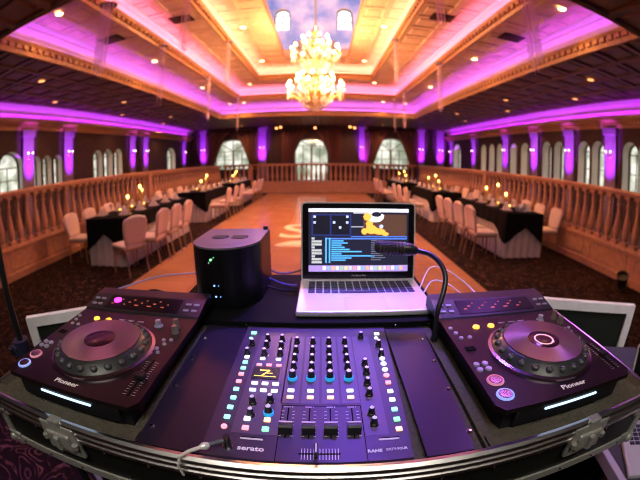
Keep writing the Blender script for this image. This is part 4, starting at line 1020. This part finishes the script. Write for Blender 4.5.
cable('cable', [(-.52, .78, H - .345), (-.46, .81, H - .325), (-.39, .79, H - .325), (-.31, .82, H - .335)], .004, M_blk, 'black cable bunched behind the left deck')

gm = thing('gooseneck_microphone', 'black gooseneck microphone reaching in front of the laptop screen', 'microphone', (.2375, .630, PZ))
def gpts(P_): return [Vector(p) for p in P_]
# seen from the deck: the head points left across the screen
A_ = [(.2375, .630, PZ + .006), (.2378, .632, PZ + .035), (.240, .638, PZ + .066), (.254, .655, PZ + .100), (.262, .675, PZ + .128), (.256, .70, PZ + .150), (.238, .728, PZ + .163), (.212, .748, PZ + .166)]
out = []; Q = [Vector(p) for p in A_]; Q = [Q[0] * 2 - Q[1]] + Q + [Q[-1] * 2 - Q[-2]]
for i in range(1, len(Q) - 2):
    for k in range(6):
        t = k / 6; a, b_, c, d = Q[i - 1:i + 3]; out.append(.5 * ((2 * b_) + (c - a) * t + (2 * a - 5 * b_ + 4 * c - d) * t * t + (3 * b_ - a - 3 * c + d) * t ** 3))
out.append(Q[-2]); bb = B(); bb.tube(out, [.0056 + .0004 * (k % 2) for k in range(len(out))], 0, 10); bb.build('gooseneck', M_blk, gm, world=True)
bb = B(); bb.tube([(.214, .748, PZ + .166), (.198, .75, PZ + .168), (.186, .752, PZ + .169)], [.009, .015, .014], 0, 14); bb.build('collar', M_blk, gm, world=True)
bb = B(); bb.tube([(.190, .752, PZ + .168), (.184, .752, PZ + .1685), (.150, .757, PZ + .171), (.124, .762, PZ + .172), (.118, .763, PZ + .172)], [.011, .0150, .0155, .0145, .008], 0, 16); hd = bb.build('head', mat('mic_mesh', (.012, .010, .009), .6, noise=.6, nscale=400, bump=.6), gm, world=True)
bb = B()
for k in range(8):
    x = .182 - k * .0075; bb.tube([(x, .7525 + (.182 - x) * .15 + .0153 * math.cos(a * PI / 8), PZ + .169 + .0156 * math.sin(a * PI / 8)) for a in range(16)], .0009, 0, 4, closed=True)
bb.build('grille_ring', mat('dark_gold', (.14, .10, .05), .5, metal=.5), hd, loc=-gm.location)
bb = B(); bb.cyl(.2375, .630, PZ - .001, PZ + .010, .0075, 0, 14); bb.build('mount', M_blk, gm, world=True)

M_satin = mat('satin_silver', (.85, .84, .80), .35, metal=.3)
gl = thing('gooseneck_lamp', 'small silver-necked lamp clipped over the front rail at the mixer corner', 'lamp', (-.17, .30, PZ))
bb = B(); bb.tube([(-.185, .2805, PZ - .028), (-.186, .278, PZ - .004), (-.182, .284, PZ + .010), (-.172, .294, PZ + .013), (-.158, .304, PZ + .014)], [.0022, .0022, .0024, .0028, .003], 0, 8); bb.build('neck', M_satin, gl, world=True)
bb = B(); bb.tube([(-.158, .304, PZ + .014), (-.154, .307, PZ + .014), (-.151, .309, PZ + .014), (-.147, .312, PZ + .0145)], [.0035, .0058, .0058, .0035], 0, 12); bb.build('collar', M_satin, gl, world=True)
bb = B(); bb.tube([(-.148, .311, PZ + .0145), (-.128, .323, PZ + .016)], [.0032, .0032], 0, 10); bb.build('sleeve', mat('grey_rubber', (.08, .09, .11), .5), gl, world=True)
bb = B(); bb.cyl(-.125, .325, PZ + .003, PZ + .022, .006, 0, 14, .005); bb.cyl(-.125, .325, PZ + .002, PZ + .004, .009, 1, 16); bb.build('mount', [M_blk, M_chrome], gl, world=True)

# ---- facade panels behind the gear
FZ = H - .45
fp = [(-1.03, .76), (-.60, 1.075), (.03, 1.12), (.66, 1.09), (1.24, .835)]
names_ = ['angled on the far left beside the left deck', 'standing behind the left deck', 'standing behind the laptop', 'angled on the right beside the right deck']
prot = None
for k in range(4):
    (xa, ya), (xb, yb) = fp[k], fp[k + 1]; w = math.hypot(xb - xa, yb - ya) - .012
    t = thing('facade_panel', 'white-framed black cloth screen panel %s' % names_[k], 'screen panel', ((xa + xb) / 2, (ya + yb) / 2, 0), math.atan2(yb - ya, xb - xa), 'DJ facade panels')
    bb = B(); f = .036
    for x0, x1, z0, z1 in ((-w / 2, w / 2, FZ - f, FZ), (-w / 2, w / 2, .0, f), (-w / 2, -w / 2 + f, f, FZ - f), (w / 2 - f, w / 2, f, FZ - f)): bb.box(x0, x1, -.013, .013, z0, z1)
    bb.build('frame', mat('white_paint', (.92, .88, .92), .5, noise=.06, nscale=30), t)
    bb = B(); bb.box(-w / 2 + f - .01, w / 2 - f + .01, -.004, .004, f - .01, FZ - f + .01); bb.build('scrim', mat('black_scrim', (.008, .012, .009), .8), t)

# ---- left light stand
ls = thing('light_stand', 'black upright stand pole with a clamp beside the left deck', 'stand', (-.93, .635, 0))
bb = B(); bb.tube([(-.93, .635, .10), (-.93, .635, H - .47)], .018, 0, 12); bb.build('lower_pole', M_blk, ls, world=True)
bb = B(); bb.tube([(-.93, .635, H - .50), (-.93, .635, H + .35)], .012, 0, 12); bb.build('upper_pole', M_blk, ls, world=True)
bb = B(); bb.cyl(-.93, .635, H - .52, H - .46, .030, 0, 16); bb.box(-.965, -.925, .60, .63, H - .51, H - .475, bev=.004); cl = bb.build('clamp', mat('blue_black', (.02, .02, .05), .4), ls, world=True)
bb = B(); bb.cyl(-.955, .60, H - .50, H - .48, .012, 0, 10); bb.build('knob', M_blk, cl, loc=-ls.location)
for a in (3.0, 4.1, 5.1): bb = B(); bb.tube([(-.93, .635, .55), (-.93 + .38 * math.cos(a), .635 + .38 * math.sin(a), .012)], .011, 0, 8); bb.build('leg', M_blk, ls, world=True)

# ---- right side: equipment box, second laptop, par can
eb = thing('speaker_cabinet', 'dark cabinet lit purple on top, right of the right deck', 'cabinet', (.90, .66, 0), -.42)
bb = B(); bb.box(-.20, .20, -.12, .13, .02, H - .55, bev=.01); bb.build('body', mat('cabinet_black', (.05, .045, .09), .5, noise=.1, nscale=60), eb)
bb = B(); bb.box(-.17, .17, -.124, -.119, .06, H - .60); bb.build('grille', M_blkmat, eb)
for x, y in ((-.15, -.09), (.15, -.09), (-.15, .09), (.15, .09)): bb = B(); bb.cyl(x, y, 0, .022, .02); bb.build('foot', M_blk, eb)
bb = B(); bb.box(-.05, .05, -.02, .01, H - .55, H - .547, bev=.001); bb.build('top_plate', M_blk, eb)
tt = thing('side_table', 'dark low table with a purple edge at the right corner of the flight case', 'table', (.90, .28, 0), -.12)
bb = B(); bb.box(-.20, .22, -.16, .13, H - .645, H - .62, bev=.004); bb.build('top', mat('dark_purple_top', (.05, .04, .08), .5), tt)
bb = B(); bb.box(-.222, -.200, -.16, .13, H - .648, H - .612, bev=.003); bb.build('edge_strip', mat('lilac_strip', (.45, .35, .62), .45), tt)
for x in (-.17, .19):
    for y in (-.13, .10): bb = B(); bb.tube([(x, y, 0), (x, y, H - .645)], .014, 0, 8); bb.build('leg', M_blk, tt)
l2 = thing('laptop', 'second silver laptop low at the right edge, below the flight case', 'laptop', (.90, .27, H - .62), -.50)
bb = B(); bb.box(-.165, .165, -.114, .114, .002, .016, bev=.004); b2 = bb.build('base', M_laptop, l2)
bb = B(); key_rows(bb, .285, .0, .092, .0160); bb.build('keyboard', M_key, b2)
bb = B(); bb.box(-.052, .052, -.100, -.024, .0155, .0163); bb.build('touchpad', MATS['touchpad'], b2)
LM2 = Matrix.Translation((0, .110, .014)) @ Matrix.Rotation(-math.radians(20), 4, 'X')
bb = B(); bb.prism(rounded(.328, .222, .012), -.005, .0015, M=LM2 @ RX); l2l = bb.build('lid', M_laptop, l2)
bb = B(); bb.prism([(x, y + .004) for x, y in rounded(.320, .214, .009)], .0015, .0021, M=LM2 @ RX); bb.build('screen', MATS['glossy_bezel'], l2l)
pc = thing('par_can', 'black round par can uplight on the carpet beside the right plinth', 'stage light', (4.72, 3.62, 0), .5)
bb = B(); bb.lathe([(0, -.11), (.06, -.11), (.10, -.07), (.115, .10), (.12, .12), (.105, .12), (.10, .08), (0, .075)], 20, (0, 0, .17), M=Matrix.Rotation(-.5, 4, 'Y')); bb.build('can', M_blk, pc)
bb = B(); bb.tube([(0, -.13, .17), (0, -.13, .01), (0, .13, .01), (0, .13, .17)], .01, 0, 6); bb.build('yoke', M_blk, pc)
bb = B(); bb.sphere((-.10, .02, .26), .012, 0, 8); bb.build('rivet', M_chrome, pc)

# ------------------------------------------------------------------ unseen spots and a fill, added to light the booth
VIO = (.42, .22, 1.)
spot('added_booth_spot', (.25, 2.0, H + 1.9), (.09, .80, H - .36), (.24, .11, 1.), 800, 20, .15, 1.)
spot('added_booth_spot', (-.9, 1.9, H + 1.5), (-.24, .93, H - .2), (1., .2, .8), 46, 12, .05, .8)  # added for the pink on the drive box top
spot('added_booth_spot', (.6, 2.1, H + 1.7), (.10, .80, H - .34), (1., .60, .95), 90, 13, .05, .8)  # added to brighten the laptop
spot('added_booth_spot', (1.6, 2.2, H + 1.8), (.42, .72, H - .3), (.5, .16, 1.), 40, 22, .1, .9)
spot('added_booth_spot', (-2.1, -.6, H + 1.2), (-1.8, .8, 0), (.36, .10, 1.), 300, 44, .1, .9)
spot('added_booth_spot', (1.9, .6, H + 1.3), (1.0, .42, H - .6), (.45, .22, 1.), 22, 22, .1, .9)  # added violet light for the side table
spot('added_booth_spot', (2.0, -.1, H + 1.4), (1.02, .93, H - .52), (1., .85, 1.), 75, 24, .1, .8)  # added to whiten the right facade frame
spot('added_booth_spot', (-2.0, -.1, H + 1.4), (-.95, .82, H - .52), (1., .85, .95), 50, 20, .1, .8)  # added to whiten the left facade frame
area('front_fill', (0, -1.0, 3.7), (math.radians(22), 0, 0), 1.6, .8, (1., .93, .80), 48)  # added neutral fill above and behind the camera

# ------------------------------------------------------------------ world: daylight and garden beyond the windows
w = bpy.data.worlds.new('world'); bpy.context.scene.world = w; w.use_nodes = True; nt = w.node_tree; N = nt.nodes; L = nt.links
bg = N['Background']; tc = N.new('ShaderNodeTexCoord'); n = N.new('ShaderNodeTexNoise'); n.inputs['Scale'].default_value = 22; n.inputs['Detail'].default_value = 5
L.new(tc.outputs['Generated'], n.inputs['Vector'])
r = N.new('ShaderNodeValToRGB'); e = r.color_ramp.elements; e[0].position = .40; e[0].color = (.34, .38, .27, 1); e[1].position = .60; e[1].color = (1.15, 1.12, .98, 1)
L.new(n.outputs['Fac'], r.inputs['Fac'])
sx = N.new('ShaderNodeSeparateXYZ'); L.new(tc.outputs['Generated'], sx.inputs[0])
mr = N.new('ShaderNodeMapRange'); mr.inputs['From Min'].default_value = .08; mr.inputs['From Max'].default_value = .3; L.new(sx.outputs['Z'], mr.inputs['Value'])
mix = N.new('ShaderNodeMixRGB'); mix.inputs['Color2'].default_value = (1.9, 1.9, 1.95, 1); L.new(mr.outputs[0], mix.inputs['Fac']); L.new(r.outputs['Color'], mix.inputs['Color1'])
L.new(mix.outputs['Color'], bg.inputs['Color']); bg.inputs['Strength'].default_value = 1.15

# ------------------------------------------------------------------ camera
cam = bpy.data.cameras.new('camera'); co = bpy.data.objects.new('camera', cam); C.objects.link(co)
co.location = (0, 0, H); co.rotation_euler = (math.radians(90 - 12.8), 0, math.radians(.34))
cam.sensor_width = 36; cam.clip_start = .01; cam.clip_end = 200
cam.type = 'PANO'; cam.panorama_type = 'FISHEYE_EQUISOLID'; cam.fisheye_lens = 36 * 352 / 640; cam.fisheye_fov = PI
cam.dof.use_dof = True; cam.dof.focus_distance = .60; cam.dof.aperture_fstop = 11
s = bpy.context.scene; s.camera = co
s.view_settings.view_transform = 'Standard'; s.view_settings.look = 'None'; s.view_settings.exposure = 0; s.view_settings.gamma = 1
s.cycles.filter_width = 1.0; s.cycles.max_bounces = 8; s.cycles.diffuse_bounces = 3; s.cycles.transparent_max_bounces = 24; s.cycles.sample_clamp_indirect = 4
